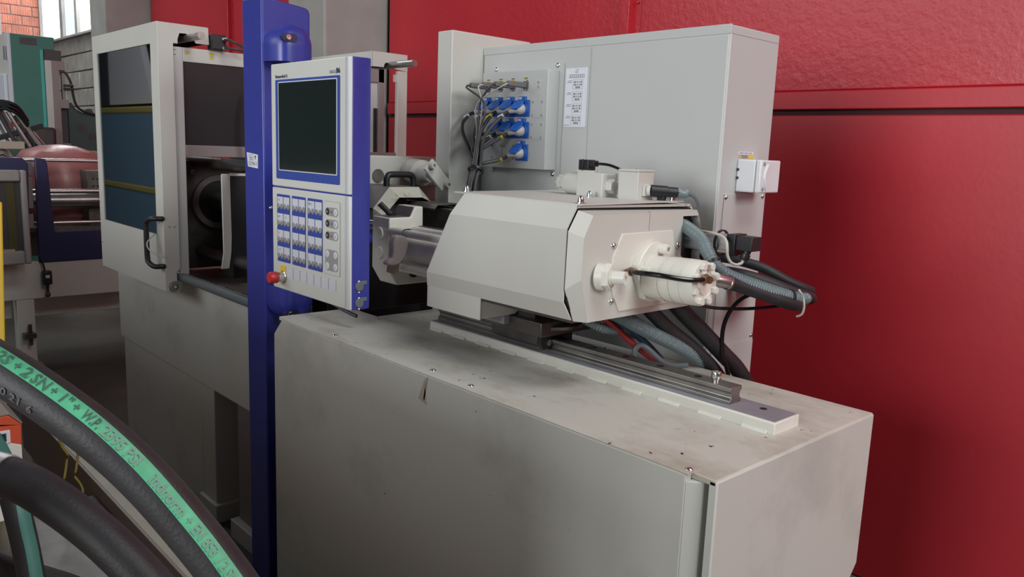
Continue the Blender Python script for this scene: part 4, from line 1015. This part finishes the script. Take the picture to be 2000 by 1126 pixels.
for p, q in (((-1.0562, 1.6165, 1.3625), (-1.052, 1.6165, 1.357)), ((-.957, 1.806, 1.2745), (-.9555, 1.812, 1.273))):
    build(MB().lathe(p, q, [(0, .0185), (1, .0185), (1, .015), (0, .015)], 20, False), 'hose_tie', 'black', hA)
hB = thing('hydraulic_hose', (-1.0, 1.7, 1.2), 'thick black hydraulic hose with steel ferrule behind the motor end', 'hose')
build(MB().tube([(-1.018, 1.620, 1.3165), (-1.01, 1.657, 1.308), (-0.982, 1.727, 1.285), (-0.956, 1.793, 1.263), (-0.955, 1.855, 1.250), (-0.985, 1.91, 1.246), (-1.05, 1.935, 1.25), (-1.13, 1.94, 1.258), (-1.21, 1.94, 1.262)], .0168, 16, .012), 'hose_jacket', 'rubber', hB)
build(MB().lathe((-1.028, 1.568, 1.328), (-1.015, 1.628, 1.3155), [(0, .012), (.1, .016), (.9, .0165), (.92, .0182), (1, .0182)], 20), 'hose_ferrule', 'steel', hB)
hose('hydraulic_hose', [(-1.20, 1.79, 1.345), (-1.16, 1.785, 1.348), (-1.119, 1.775, 1.350), (-1.083, 1.785, 1.346), (-1.037, 1.818, 1.332), (-0.998, 1.862, 1.304), (-0.972, 1.92, 1.280), (-0.99, 1.975, 1.268), (-1.05, 2.01, 1.262), (-1.13, 2.02, 1.262), (-1.21, 2.02, 1.262)], .0125, 'rubber', 'thinner black hose at the back of the loop right of the cabinet side')
hose('hydraulic_hose', [(-1.19, 1.72, 1.312), (-1.15, 1.722, 1.318), (-1.100, 1.725, 1.322), (-1.052, 1.755, 1.316), (-1.007, 1.80, 1.300), (-0.972, 1.86, 1.276), (-0.962, 1.915, 1.262), (-.985, 1.965, 1.25), (-1.05, 1.99, 1.246), (-1.13, 2.0, 1.242), (-1.21, 2.0, 1.24)], .0155, 'rubber', 'black hose in the middle of the loop under the corrugated hose')
zt = hose('wire_tie', [(-.953, 1.845, 1.288), (-.939, 1.842, 1.272), (-.935, 1.845, 1.25), (-.942, 1.852, 1.228), (-.958, 1.858, 1.219)], .0028, 'cablew', 'pale wire tie holding the hose loop together at its right end', 'tie')
hose('thin_tube', [(-1.125, 1.565, 1.268), (-1.107, 1.555, 1.266), (-1.081, 1.57, 1.260), (-1.059, 1.644, 1.246), (-1.035, 1.735, 1.238), (-1.01, 1.82, 1.238), (-0.99, 1.885, 1.243)], .0042, 'gloss', 'thin glossy black tube running under the motor to the hose loop', 'tube', n=10)
hose('thin_tube', [(-1.02, 1.87, 1.262), (-1.045, 1.863, 1.265), (-1.081, 1.851, 1.257), (-1.106, 1.834, 1.239), (-1.126, 1.82, 1.203), (-1.135, 1.812, 1.155), (-1.132, 1.814, 1.093), (-1.122, 1.828, 1.048), (-1.119, 1.862, 0.96)], .0056, 'gloss', 'black tube hanging in a curve in front of the cabinet side', 'tube', n=10)
hose('thin_tube', [(-1.135, 1.418, 1.340), (-1.11, 1.406, 1.342), (-1.06, 1.413, 1.343), (-1.02, 1.440, 1.338), (-1.0, 1.463, 1.336), (-.993, 1.488, 1.336)], .0058, 'gloss', 'short glossy black tube across the side of the motor', 'tube', n=10)
hose('return_hose', [(-1.26, 1.50, 1.30), (-1.224, 1.549, 1.261), (-1.211, 1.609, 1.209), (-1.204, 1.679, 1.158), (-1.183, 1.752, 1.106), (-1.156, 1.833, 1.031), (-1.13, 1.903, 0.93)], .0185, 'rubber', 'thick black hose slanting down left of the two black hoses behind the rail')
hose('return_hose', [(-1.24, 1.58, 1.32), (-1.208, 1.629, 1.275), (-1.194, 1.703, 1.211), (-1.173, 1.771, 1.152), (-1.149, 1.839, 1.088), (-1.129, 1.905, 1.026), (-1.111, 1.979, 0.92)], .0225, 'rubber', 'thickest matte black hose slanting down beside the cabinet side')
hose('corrugated_hose', [(-1.26, 1.44, 1.24), (-1.231, 1.513, 1.208), (-1.22, 1.562, 1.182), (-1.211, 1.625, 1.152), (-1.194, 1.693, 1.120), (-1.18, 1.771, 1.080), (-1.166, 1.85, 1.023), (-1.152, 1.911, 0.95)], .0175, 'corr', 'corrugated hose slanting down under the injection unit towards the cabinet', ripple=.0015, period=.0075)
hose('corrugated_hose', [(-1.335, 1.448, 1.215), (-1.318, 1.461, 1.198), (-1.303, 1.474, 1.186), (-1.284, 1.495, 1.174), (-1.279, 1.525, 1.165), (-1.275, 1.571, 1.157), (-1.282, 1.633, 1.138)], .011, 'corr', 'small corrugated hose sagging under the front of the injection unit', ripple=.0013, period=.0068)
hose('red_hose', [(-1.30, 1.43, 1.25), (-1.286, 1.471, 1.22), (-1.275, 1.519, 1.184), (-1.268, 1.563, 1.151), (-1.254, 1.6, 1.119), (-1.242, 1.624, 1.100), (-1.22, 1.66, 1.07)], .0085, 'redhose', 'red hose slanting down behind the guide rail')
hose('blue_hose', [(-1.30, 1.46, 1.26), (-1.288, 1.5, 1.223), (-1.276, 1.548, 1.184), (-1.27, 1.606, 1.15), (-1.26, 1.653, 1.116), (-1.245, 1.70, 1.07)], .0095, 'bluehose', 'dark blue hose right beside the red hose')
hose('grey_hose', [(-1.241, 1.581, 1.075), (-1.241, 1.583, 1.106), (-1.238, 1.587, 1.119), (-1.231, 1.595, 1.125), (-1.221, 1.606, 1.119), (-1.209, 1.628, 1.098), (-1.2, 1.65, 1.080), (-1.195, 1.692, 1.066), (-1.186, 1.735, 1.062)], .0072, 'greyhose', 'short slate grey hose bent over on the base behind the rail')

# ================================================================== SECOND MACHINE (blue guards, left background)
m2 = thing('blue_guard_machine', (-6.2, 1.2, 0), 'second moulding machine with navy blue guards and cream bed in the left background', 'machine')
xm = -6.0
build(MB().prism([(.8, .75), (1.235, .745), (1.255, 1.39), (1.225, 1.428), (.8, 1.43)], 'x', xm - .03, xm), 'guard_panel', 'navy', m2, .006)
build(MB().prism([(1.283, .742), (2.6, .755), (2.6, .946), (1.388, .946), (1.366, 1.39), (1.356, 1.425), (1.296, 1.43)], 'x', xm - .03, xm), 'guard_panel', 'navy', m2, .006)
for (y0, y1, z0, z1) in ((1.245, 1.29, 1.32, 1.40), (1.25, 1.285, 1.10, 1.30), (1.245, 1.28, .97, 1.06)):
    build(MB().box(xm - .08, xm - .06, y0, y1, z0, z1), 'hinge_plate', 'taupe', m2)
build(MB().box(xm - .06, xm - .01, .8, 2.8, .50, .75), 'bed_beam', 'cream', m2, .006)
build(MB().box(xm - .25, xm - .2, .8, 2.8, .345, .50), 'bed_beam_lower', 'cream', m2, .004)
for y0, y1 in ((1.14, 1.243), (2.45, 2.55)):
    build(MB().box(xm - .12, xm - .012, y0, y1, .06, .50), 'leg', 'cream', m2, .004)
    build(MB().box(xm - .16, xm, y0 - .03, y1 + .03, 0, .06), 'leg_foot', 'taupe', m2, .004)
build(MB().box(xm - .01, xm + .06, 1.16, 1.23, .25, .28).cyl((xm + .03, 1.20, .2), (xm + .03, 1.20, .34), .012, None, 12), 'leg_bolt', 'steeldark', m2)
build(MB().cyl((xm - .14, .9, 1.412), (xm - .14, 2.9, 1.412), .012, None, 16), 'guide_rod', 'bright', m2)
build(MB().cyl((xm - .14, .9, 1.205), (xm - .14, 2.9, 1.205), .014, None, 16), 'guide_rod', 'bright', m2)
build(MB().cyl((xm - .25, .9, 1.135), (xm - .25, 2.9, 1.135), .05, None, 24), 'tie_bar', 'steel', m2)
build(MB().cyl((xm - .2, .9, .985), (xm - .2, 2.9, .985), .014, None, 16), 'guide_rod', 'bright', m2)
build(MB().box(xm - .3, xm - .15, .9, 2.9, .93, .955), 'slide_bed', 'grimy', m2)
build(MB().box(xm - .5, xm - .3, 1.68, 2.0, .94, 1.34), 'mould_block', 'grimy', m2, .006)
for k in range(6):
    build(MB().cyl((xm - .3, 1.72 + .03 * (k % 3), 1.28 - .05 * (k // 3)), (xm - .296, 1.72 + .03 * (k % 3), 1.28 - .05 * (k // 3)), .007, None, 8), 'mould_bolt', 'blackmatte', m2)
build(MB().box(xm - 1.0, xm - .3, .8, 2.7, .75, .93), 'bed_top', 'taupe', m2)
sw = build(MB().box(xm, xm + .05, 1.29, 1.345, .60, .69), 'drop_switch', 'black', m2, .006)
build(MB().lathe((xm + .025, 1.318, .60), (xm + .025, 1.318, .515), [(0, .01), (.65, .008), (.66, .012), (.85, .018), (1, .010)], 12), 'switch_plunger', 'black', sw)
build(MB().tube([(xm + .02, 1.31, .69), (xm + .02, 1.30, .74), (xm + .01, 1.285, .80)], .006, 8), 'switch_cable', 'black', sw)
build(MB().box(xm + .05, xm + .051, 1.305, 1.33, .645, .665), 'switch_label', 'keylabel', sw)
# grey operator terminal in front of it
tm = thing('operator_terminal', (-5.8, 1.1, .75), 'grey plastic terminal frame in front of the navy guard at the left edge', 'terminal')
mb = MB()
oy0, oy1, iy0, iy1 = .75, 1.19, .80, 1.155
Z0, Z1, Y0z, Y1z = .775, 1.36, .86, 1.29
for (a, b, c, d) in ((oy0, iy0, Z0, Z1), (iy1, oy1, Z0, Z1), (iy0, iy1, Z0, Y0z), (iy0, iy1, Y1z, Z1)):
    mb.box(-5.80, -5.74, a, b, c, d)
build(mb, 'terminal_frame', 'concrete', tm, .012, 3)
build(MB().box(-5.80, -5.77, iy0, iy1, Y0z, Y1z), 'terminal_screen', 'darktaupe', tm)
build(MB().box(-5.77, -5.765, 1.075, 1.12, Y0z, Y1z), 'painted_reflection', 'olive', tm)  # olive colour stands in for a reflection on the screen
build(MB().box(-5.77, -5.74, iy0, 1.10, Y0z - .01, Y0z + .012), 'paper_slip', 'tan', tm)
build(MB().box(-5.95, -5.80, .80, 1.15, .80, 1.33).box(-5.98, -5.95, .9, 1.05, .9, 1.2), 'terminal_back', 'taupe', tm, .01)
# pink bale and dusty plastic sheet behind it
bale = MB()
vs = []; nn = 20
for k, (z, r) in enumerate(((.93, .24), (1.0, .30), (1.2, .32), (1.38, .30), (1.46, .24), (1.50, .12), (1.51, .02))):
    for i in range(nn):
        a = 2 * math.pi * i / nn
        rr_ = r * (1 + .04 * math.sin(5 * a + k) + .02 * math.sin(9 * a + 2 * k))
        vs.append((-6.75 + rr_ * math.cos(a), 1.62 + rr_ * math.sin(a), z))
fs = [tuple(range(nn))[::-1], tuple(6 * nn + i for i in range(nn))] + [(k * nn + i, k * nn + (i + 1) % nn, (k + 1) * nn + (i + 1) % nn, (k + 1) * nn + i) for k in range(6) for i in range(nn)]
bale.add(vs, fs)
tag(build(bale, 'wrapped_bale', 'pinkfilm'), 'round pink bale in clear film behind the navy guard', 'bale')
ps = MB(); gx, gy = 14, 10; vs = []
for i in range(gx + 1):
    for j in range(gy + 1):
        y = .82 + .47 * i / gx; x = -6.75 + .55 * j / gy
        z = 1.462 + .02 * math.sin(i * 1.7 + j) + .02 * math.sin(j * 2.1) - (.05 if j == gy else 0) - (.03 * max(0, i - 11))
        vs.append((x, y, z))
fs = [(i * (gy + 1) + j, (i + 1) * (gy + 1) + j, (i + 1) * (gy + 1) + j + 1, i * (gy + 1) + j + 1) for i in range(gx) for j in range(gy)]
o = len(vs); vs2 = [(x, y, z - .02) for x, y, z in vs]
ps.add(vs, fs); ps.add(vs2, [f[::-1] for f in fs])
tag(build(ps, 'plastic_sheet', 'clearfilm', angle=80), 'crumpled dusty plastic sheet lying on top of the navy blue machine', 'plastic sheet')
tag(build(MB().box(-6.3, -6.22, .85, 1.29, 1.478, 1.528), 'wooden_strip', 'tan', None, .004), 'flat beige strip lying on the dusty plastic sheet', 'strip')
build(MB().box(-7.1, -6.3, .82, 1.29, .93, 1.42), 'inner_housing', 'taupe', m2, .01)

# ================================================================== GREEN MACHINE (far left)
gm = thing('green_machine', (-8.8, 2.1, 0), 'tall teal green and white machine with a grey slotted upright below the high window', 'machine')
xg = -8.5
build(MB().box(-9.6, xg, 1.70, 2.05, .3, 2.45), 'cabinet_green', 'green', gm, .006)
build(MB().box(-9.6, xg - .02, 1.685, 1.70, .9, 2.46), 'cabinet_door', 'cream', gm, .004)
build(MB().box(-9.3, -8.62, 1.655, 1.685, 1.05, 2.1), 'door_recess_panel', 'keylabel', gm, .006)
build(MB().box(-8.60, xg + .0, 1.68, 1.70, .9, 2.455), 'door_edge', 'keylabel', gm, .002)
build(MB().cyl((-8.58, 1.67, 2.22), (-8.58, 1.67, 2.34), .015, None, 10), 'door_hinge', 'steel', gm)
build(MB().box(xg, xg + .004, 1.773, 1.905, 2.365, 2.425), 'vent_plate', 'darktaupe', gm)
build(MB().box(xg, xg + .02, 1.925, 1.95, 1.60, 2.33), 'teal_edge', 'teal', gm, .002)
build(MB().box(xg - .1, xg + .01, 1.955, 2.1, 2.235, 2.34), 'top_head', 'darktaupe', gm, .004)
up = MB()
build(MB().box(xg, xg + .05, 1.955, 2.006, 1.45, 2.24), 'upright_side', 'greycream', gm, .003)
for (y0, y1, z0, z1) in ((2.006, 2.062, 1.38, 2.24), (2.062, 2.112, 2.16, 2.24), (2.062, 2.132, 1.82, 1.90), (2.062, 2.132, 1.45, 1.50), (2.085, 2.105, 1.90, 2.16), (2.10, 2.13, 1.38, 1.45)):
    up.box(xg, xg + .06, y0, y1, z0, z1)
build(up, 'slotted_upright', 'taupe', gm, .002)
build(MB().box(xg - .02, xg - .01, 2.06, 2.13, 1.5, 1.82), 'upright_back', 'darktaupe', gm)
build(MB().prism([(2.138, 1.877), (2.165, 1.88), (2.20, 1.82), (2.26, 1.79), (2.30, 1.83), (2.34, 1.83), (2.36, 1.777), (2.6, 1.75), (2.6, 1.44), (2.134, 1.437)], 'x', xg - .06, xg), 'swing_plate', 'greendark', gm, .004)
build(MB().cyl((xg, 2.24, 1.65), (xg + .006, 2.24, 1.65), .035, None, 20).cyl((xg, 2.335, 1.57), (xg + .006, 2.335, 1.57), .035, None, 20), 'plate_bore', 'darktaupe', gm)
build(MB().box(xg + .05, xg + .14, 2.09, 2.16, 2.015, 2.035).box(xg + .05, xg + .14, 2.09, 2.165, 1.985, 2.005), 'finger', 'black', gm, .004)
build(MB().tube([(xg + .05, 2.065, 2.15), (xg + .07, 2.11, 2.14), (xg + .08, 2.15, 2.05), (xg + .07, 2.17, 1.92), (xg + .06, 2.20, 1.84), (xg + .05, 2.26, 1.80), (xg + .04, 2.36, 1.775)], .011, 10), 'air_hose', 'black', gm)
build(MB().box(xg - .3, xg + .12, 1.72, 2.0, 1.36, 1.64), 'drive_housing', 'darktaupe', gm, .03, 3)
# robot gripper of rods in front of it
rg_ = thing('gripper_arm', (-7.9, 1.55, 1.3), 'dark gripper arm of rods and hoses in front of the green machine', 'gripper')
for k in range(7):
    y = 1.46 + .05 * k
    build(MB().cyl((-7.9 + .03 * (k % 2), y - .09, 1.86 - .035 * k), (-7.9 + .03 * (k % 2), y + .06, 1.50 - .01 * k), .012 + .006 * (k % 2), None, 10), 'gripper_rod', ('steel', 'darktaupe', 'taupe')[k % 3], rg_)
build(MB().box(-7.95, -7.85, 1.42, 1.80, 1.60, 1.64).__class__().prism([(1.42, 1.545), (1.44, 1.51), (1.78, 1.63), (1.77, 1.67)], 'x', -7.95, -7.86), 'gripper_bar', 'blackmatte', rg_, .004)
for k in range(3):
    build(MB().tube([(-7.85, 1.36, 1.75 - .05 * k), (-7.84, 1.46, 1.83 - .03 * k), (-7.83, 1.58, 1.80 - .03 * k), (-7.84, 1.66, 1.68 - .02 * k)], .014, 10), 'gripper_hose', 'gloss', rg_)
build(MB().box(-7.92, -7.87, 1.55, 1.60, 1.63, 1.67), 'red_clip', 'redhose', rg_)
build(MB().box(-8.2, -7.95, 1.3, 1.75, .9, 1.5), 'gripper_base', 'greendark', rg_, .01)

# ================================================================== FOREGROUND LEFT
mb = MB()
vs = [(-2.80, .455, 0), (-2.88, .455, 0), (-2.88, .34, 0), (-2.80, .34, 0), (-3.03, .5546, 1.372), (-3.11, .5546, 1.372), (-3.11, .43, 1.372), (-3.03, .43, 1.372)]
mb.add(vs, [(0, 3, 2, 1), (4, 5, 6, 7), (0, 1, 5, 4), (1, 2, 6, 5), (2, 3, 7, 6), (3, 0, 4, 7)][:0] + [(0, 1, 2, 3), (7, 6, 5, 4), (4, 5, 1, 0), (5, 6, 2, 1), (6, 7, 3, 2), (7, 4, 0, 3)])
yp = build(mb, 'yellow_post', 'yellowpaint', None, .006); tag(yp, 'bright yellow safety post at the left edge', 'post')
ob = thing('orange_white_machine', (-2.5, .4, .55), 'orange-red and white sheet metal box at the left edge below the yellow post', 'machine box')
build(MB().prism([(.20, .55), (.446, .55), (.450, .757), (.20, .86)], 'x', -2.75, -2.425), 'white_skirt', 'white', ob, .003)
build(MB().prism([(.20, .858), (.451, .755), (.453, .815), (.425, .845), (.20, .845)], 'x', -2.75, -2.427), 'orange_cover', 'orange', ob, .003)
build(MB().prism([(.20, .847), (.425, .847), (.453, .817), (.455, .82), (.427, .85), (.20, .85)], 'x', -2.75, -2.426), 'top_edge', 'taupe', ob)
build(MB().box(-2.428, -2.420, .30, .424, .77, .806), 'cover_window', 'whiteplastic', ob, .002)
build(MB().box(-2.421, -2.418, .31, .414, .777, .799), 'cover_slot', 'ink', ob)
build(MB().box(-5.6, -.75, -1.4, -.06, 0, 1.38), 'added_shade_body', 'cream', ob, .01)  # unseen body added to shade the bed front and clamp beam
build(MB().box(-5.6, -2.45, -.06, .2, 0, .86), 'machine_plinth', 'taupe', ob, .01)
fb_ = thing('steel_frame', (-2.5, .7, 0), 'low beige steel frame with a dark grease-stained plate behind the hoses', 'frame')
build(MB().box(-3.7, -1.3, .70, .745, .42, .50), 'frame_beam', 'dustycream', fb_, .003)
build(MB().box(-3.7, -1.3, .692, .70, .30, .50), 'frame_web', 'taupe', fb_, .002)
build(MB().box(-2.69, -1.5, .35, .69, .44, .452), 'grease_plate', 'steeldark', fb_, .002)
build(MB().box(-3.6, -3.5, .70, .745, 0, .42).box(-1.5, -1.4, .70, .745, 0, .42), 'frame_leg', 'cream', fb_)
build(MB().box(-2.4, -1.3, .15, .295, .30, .34), 'frame_shelf', 'taupe', fb_, .003)
build(MB().box(-2.7, -1.3, .30, .685, .02, .30), 'frame_sump', 'blackmatte', fb_)
for k, (x, y) in enumerate(((-2.75, .66), (-2.25, .60), (-2.72, .62))):
    pts = [(x + .02 * math.sin(j * 2.1), y + .01 * math.cos(j * 1.3), .70 - .025 * j) for j in range(17)] if k != 1 else [(x + .014 * math.sin(j * 1.9), y - .02, .46 - .025 * j) for j in range(16)]
    wc = build(MB().tube(pts, .004, 6), 'wavy_cable', 'mustard'); tag(wc, ('thin yellow wavy cable beside the orange box', 'thin yellow wavy cable hanging below the lower black hose', 'second thin yellow cable right of the orange box')[k], 'cable')

# hydraulic hoses close to the camera, the upper one with a printed green stripe
def stripe_frames(pts, side):
    path = catmull(pts, .006)
    T, N, B = frames(path)
    L = [0]
    for i in range(1, len(path)): L.append(L[-1] + (path[i] - path[i - 1]).length)
    return path, T, L
camp = Vector((0, 0, 1.6))
def surf(path, T, L, s, ang, r):
    i = 0
    while i < len(L) - 2 and L[i + 1] < s: i += 1
    t = (s - L[i]) / max(1e-9, L[i + 1] - L[i])
    p = path[i].lerp(path[i + 1], t); tt = T[i].lerp(T[i + 1], t).normalized()
    up = Vector((.35, -.55, .76)); n = (up - tt * up.dot(tt)).normalized(); b = n.cross(tt)
    return p + (n * math.cos(ang) + b * math.sin(ang)) * r
def stripe(path, T, L, s0, s1, a0, a1, r, name, m, parent):
    mb = MB(); vs = []; fs = []; ns = int((s1 - s0) / .006); na = 6
    for i in range(ns + 1):
        for k in range(na + 1):
            vs.append(surf(path, T, L, s0 + (s1 - s0) * i / ns, a0 + (a1 - a0) * k / na, r))
    for i in range(ns):
        for k in range(na):
            fs.append((i * (na + 1) + k, i * (na + 1) + k + 1, (i + 1) * (na + 1) + k + 1, (i + 1) * (na + 1) + k))
    mb.add(vs, fs)
    return build(mb, name, m, parent)
def hose_text(path, T, L, s, size, ac, r, txt, m, parent, rad=.019, flip=1, wd=.02):
    vs, fs = text_mesh(txt, size, True)
    x_0 = min(v[0] for v in vs); sx = wd / (max(v[0] for v in vs) - x_0)
    vs = [(v[0] - x_0, v[1]) for v in vs]
    mb = MB(); mb.add([surf(path, T, L, s + v[0] * sx, ac + flip * (v[1] - size * .36) / rad, r) for v in vs], fs)
    build(mb, 'printed_lettering', m, parent)
    return s + max(v[0] for v in vs) * sx
H1 = [(-0.8009, 0.081, 1.4402), (-0.7641, 0.1028, 1.4284), (-0.7298, 0.124, 1.4133), (-0.7054, 0.1396, 1.4005), (-0.6819, 0.1553, 1.386), (-0.6575, 0.1726, 1.3683), (-0.6381, 0.1885, 1.3487), (-0.6193, 0.2033, 1.3271), (-0.5979, 0.2194, 1.2993), (-0.5771, 0.2345, 1.2706), (-0.5549, 0.2497, 1.236), (-0.5369, 0.2702, 1.1812), (-0.53, 0.28, 1.1), (-0.53, 0.285, 0.9)]
f1 = thing('striped_hose', (-.7, .17, .9), 'thick black hydraulic hose with a printed green stripe arching across the lower left', 'hose')
R1 = .0190
build(MB().tube(H1, R1, 28, .008), 'hose_jacket', 'rubber', f1)
pth, Tt, Ll = stripe_frames(H1, 1)
GA0, GA1 = -.04, .60
gs = stripe(pth, Tt, Ll, .01, Ll[-1] - .3, GA0, GA1, R1 + .0003, 'green_stripe', 'greenstripe', f1)
ac = (GA0 + GA1) / 2
H2 = [(-0.905, 0.134, 1.268), (-0.879, 0.147, 1.266), (-0.855, 0.164, 1.259), (-0.824, 0.184, 1.243), (-0.8, 0.2, 1.227), (-0.775, 0.215, 1.209), (-0.74, 0.237, 1.176), (-0.701, 0.259, 1.128), (-.68, .27, 1.05), (-.67, .28, .9)]
f2 = thing('plain_hose', (-.8, .2, .9), 'plain thick black hydraulic hose with a silver ferrule below the striped hose', 'hose')
build(MB().tube(H2, .0200, 24, .008), 'hose_jacket', 'rubber', f2)
build(MB().lathe((-.935, .112, 1.274), (-.877, .148, 1.2655), [(0, .018), (.9, .0215), (1, .0215)], 24), 'hose_ferrule', 'alu', f2)
H3 = [(-1.47, .21, 1.15), (-1.407, 0.224, 1.109), (-1.354, 0.229, 1.08), (-1.318, 0.231, 1.051), (-1.301, 0.236, 0.999), (-1.285, 0.239, 0.946), (-1.263, 0.242, 0.861), (-1.25, .245, .7)]
f3 = thing('thin_striped_hose', (-1.3, .235, .7), 'black hose with a dark green stripe dropping at the lower left edge', 'hose')
build(MB().tube(H3, .0185, 18, .01), 'hose_jacket', 'rubber', f3)
p3_, T3_, L3_ = stripe_frames(H3, 1)
stripe(p3_, T3_, L3_, .01, L3_[-1] - .02, .5, 1.5, .0189, 'green_stripe', 'green', f3)
f4 = hose('low_hose', [(-1.50, .12, .95), (-1.409, 0.181, 0.947), (-1.363, 0.226, 0.929), (-1.323, 0.266, 0.917), (-1.277, 0.31, 0.896), (-1.2, .36, .85)], .018, 'rubber', 'black hose in the bottom left corner of the picture')

# printing on the green stripe; s is the arc length along the hose, then the width of the word
for txt, s0, wd, size, mm in (('R2S', .0829, .0201, .0125, 'greenink'), ('+', .1072, .0055, .011, 'greenink'), ('2', .116, .0068, .0125, 'greenink'), ('SN', .1254, .0144, .0125, 'greenink'), ('+', .1427, .005, .010, 'greenink'),
                              ('1"', .1531, .0086, .0115, 'greenink'), ('+', .1644, .005, .010, 'greenink'), ('W.P.', .1733, .0154, .0115, 'greenink'), ('2395', .1914, .0203, .012, 'greenfade'), ('PSI', .2151, .0129, .012, 'greenfade'),
                              ('indnorm', .2421, .0368, .012, 'greenfade'), ('+', .2831, .0045, .009, 'greenfade'), ('EN 853', .2911, .0261, .0115, 'greenfade'), ('/', .3214, .0035, .011, 'greenfade'), ('2 SN', .3263, .0178, .0115, 'greenfade')):
    hose_text(pth, Tt, Ll, s0, size, ac, R1 + .0012, txt, mm, f1, R1, 1, wd)
hose_text(pth, Tt, Ll, .1057, .0085, ac - 1.15, R1 + .0009, '10 21', 'fadedwhite', f1, R1, 1, .0228)
hose_text(pth, Tt, Ll, .1359, .0085, ac - 1.15, R1 + .0009, '6', 'fadedwhite', f1, R1, 1, .005)

# ================================================================== ACROSS THE AISLE (mirrored in the door window)
dm = thing('blue_container', (-14.0, -2.6, 0), 'large blue container with yellow bands across the aisle, seen mirrored in the door window', 'container')
build(MB().box(-17.0, -11.5, -3.2, -2.0, 0, 2.0), 'container_shell', 'tankblue', dm, .05, 3)
for z in (.72, 1.93):
    build(MB().box(-17.02, -11.48, -3.22, -1.98, z, z + .11), 'yellow_band', 'bandyellow', dm, .03)
build(MB().prism([(-15.3, 2.1), (-13.2, 2.1), (-13.75, 3.1), (-14.0, 4.0), (-15.3, 4.0)], 'y', -2.3, -2.2), 'white_sheet', 'label', dm)
build(MB().box(-17, -11.5, -2.6, -2.4, 2.1, 4.2), 'dark_banner', 'tankdark', dm)
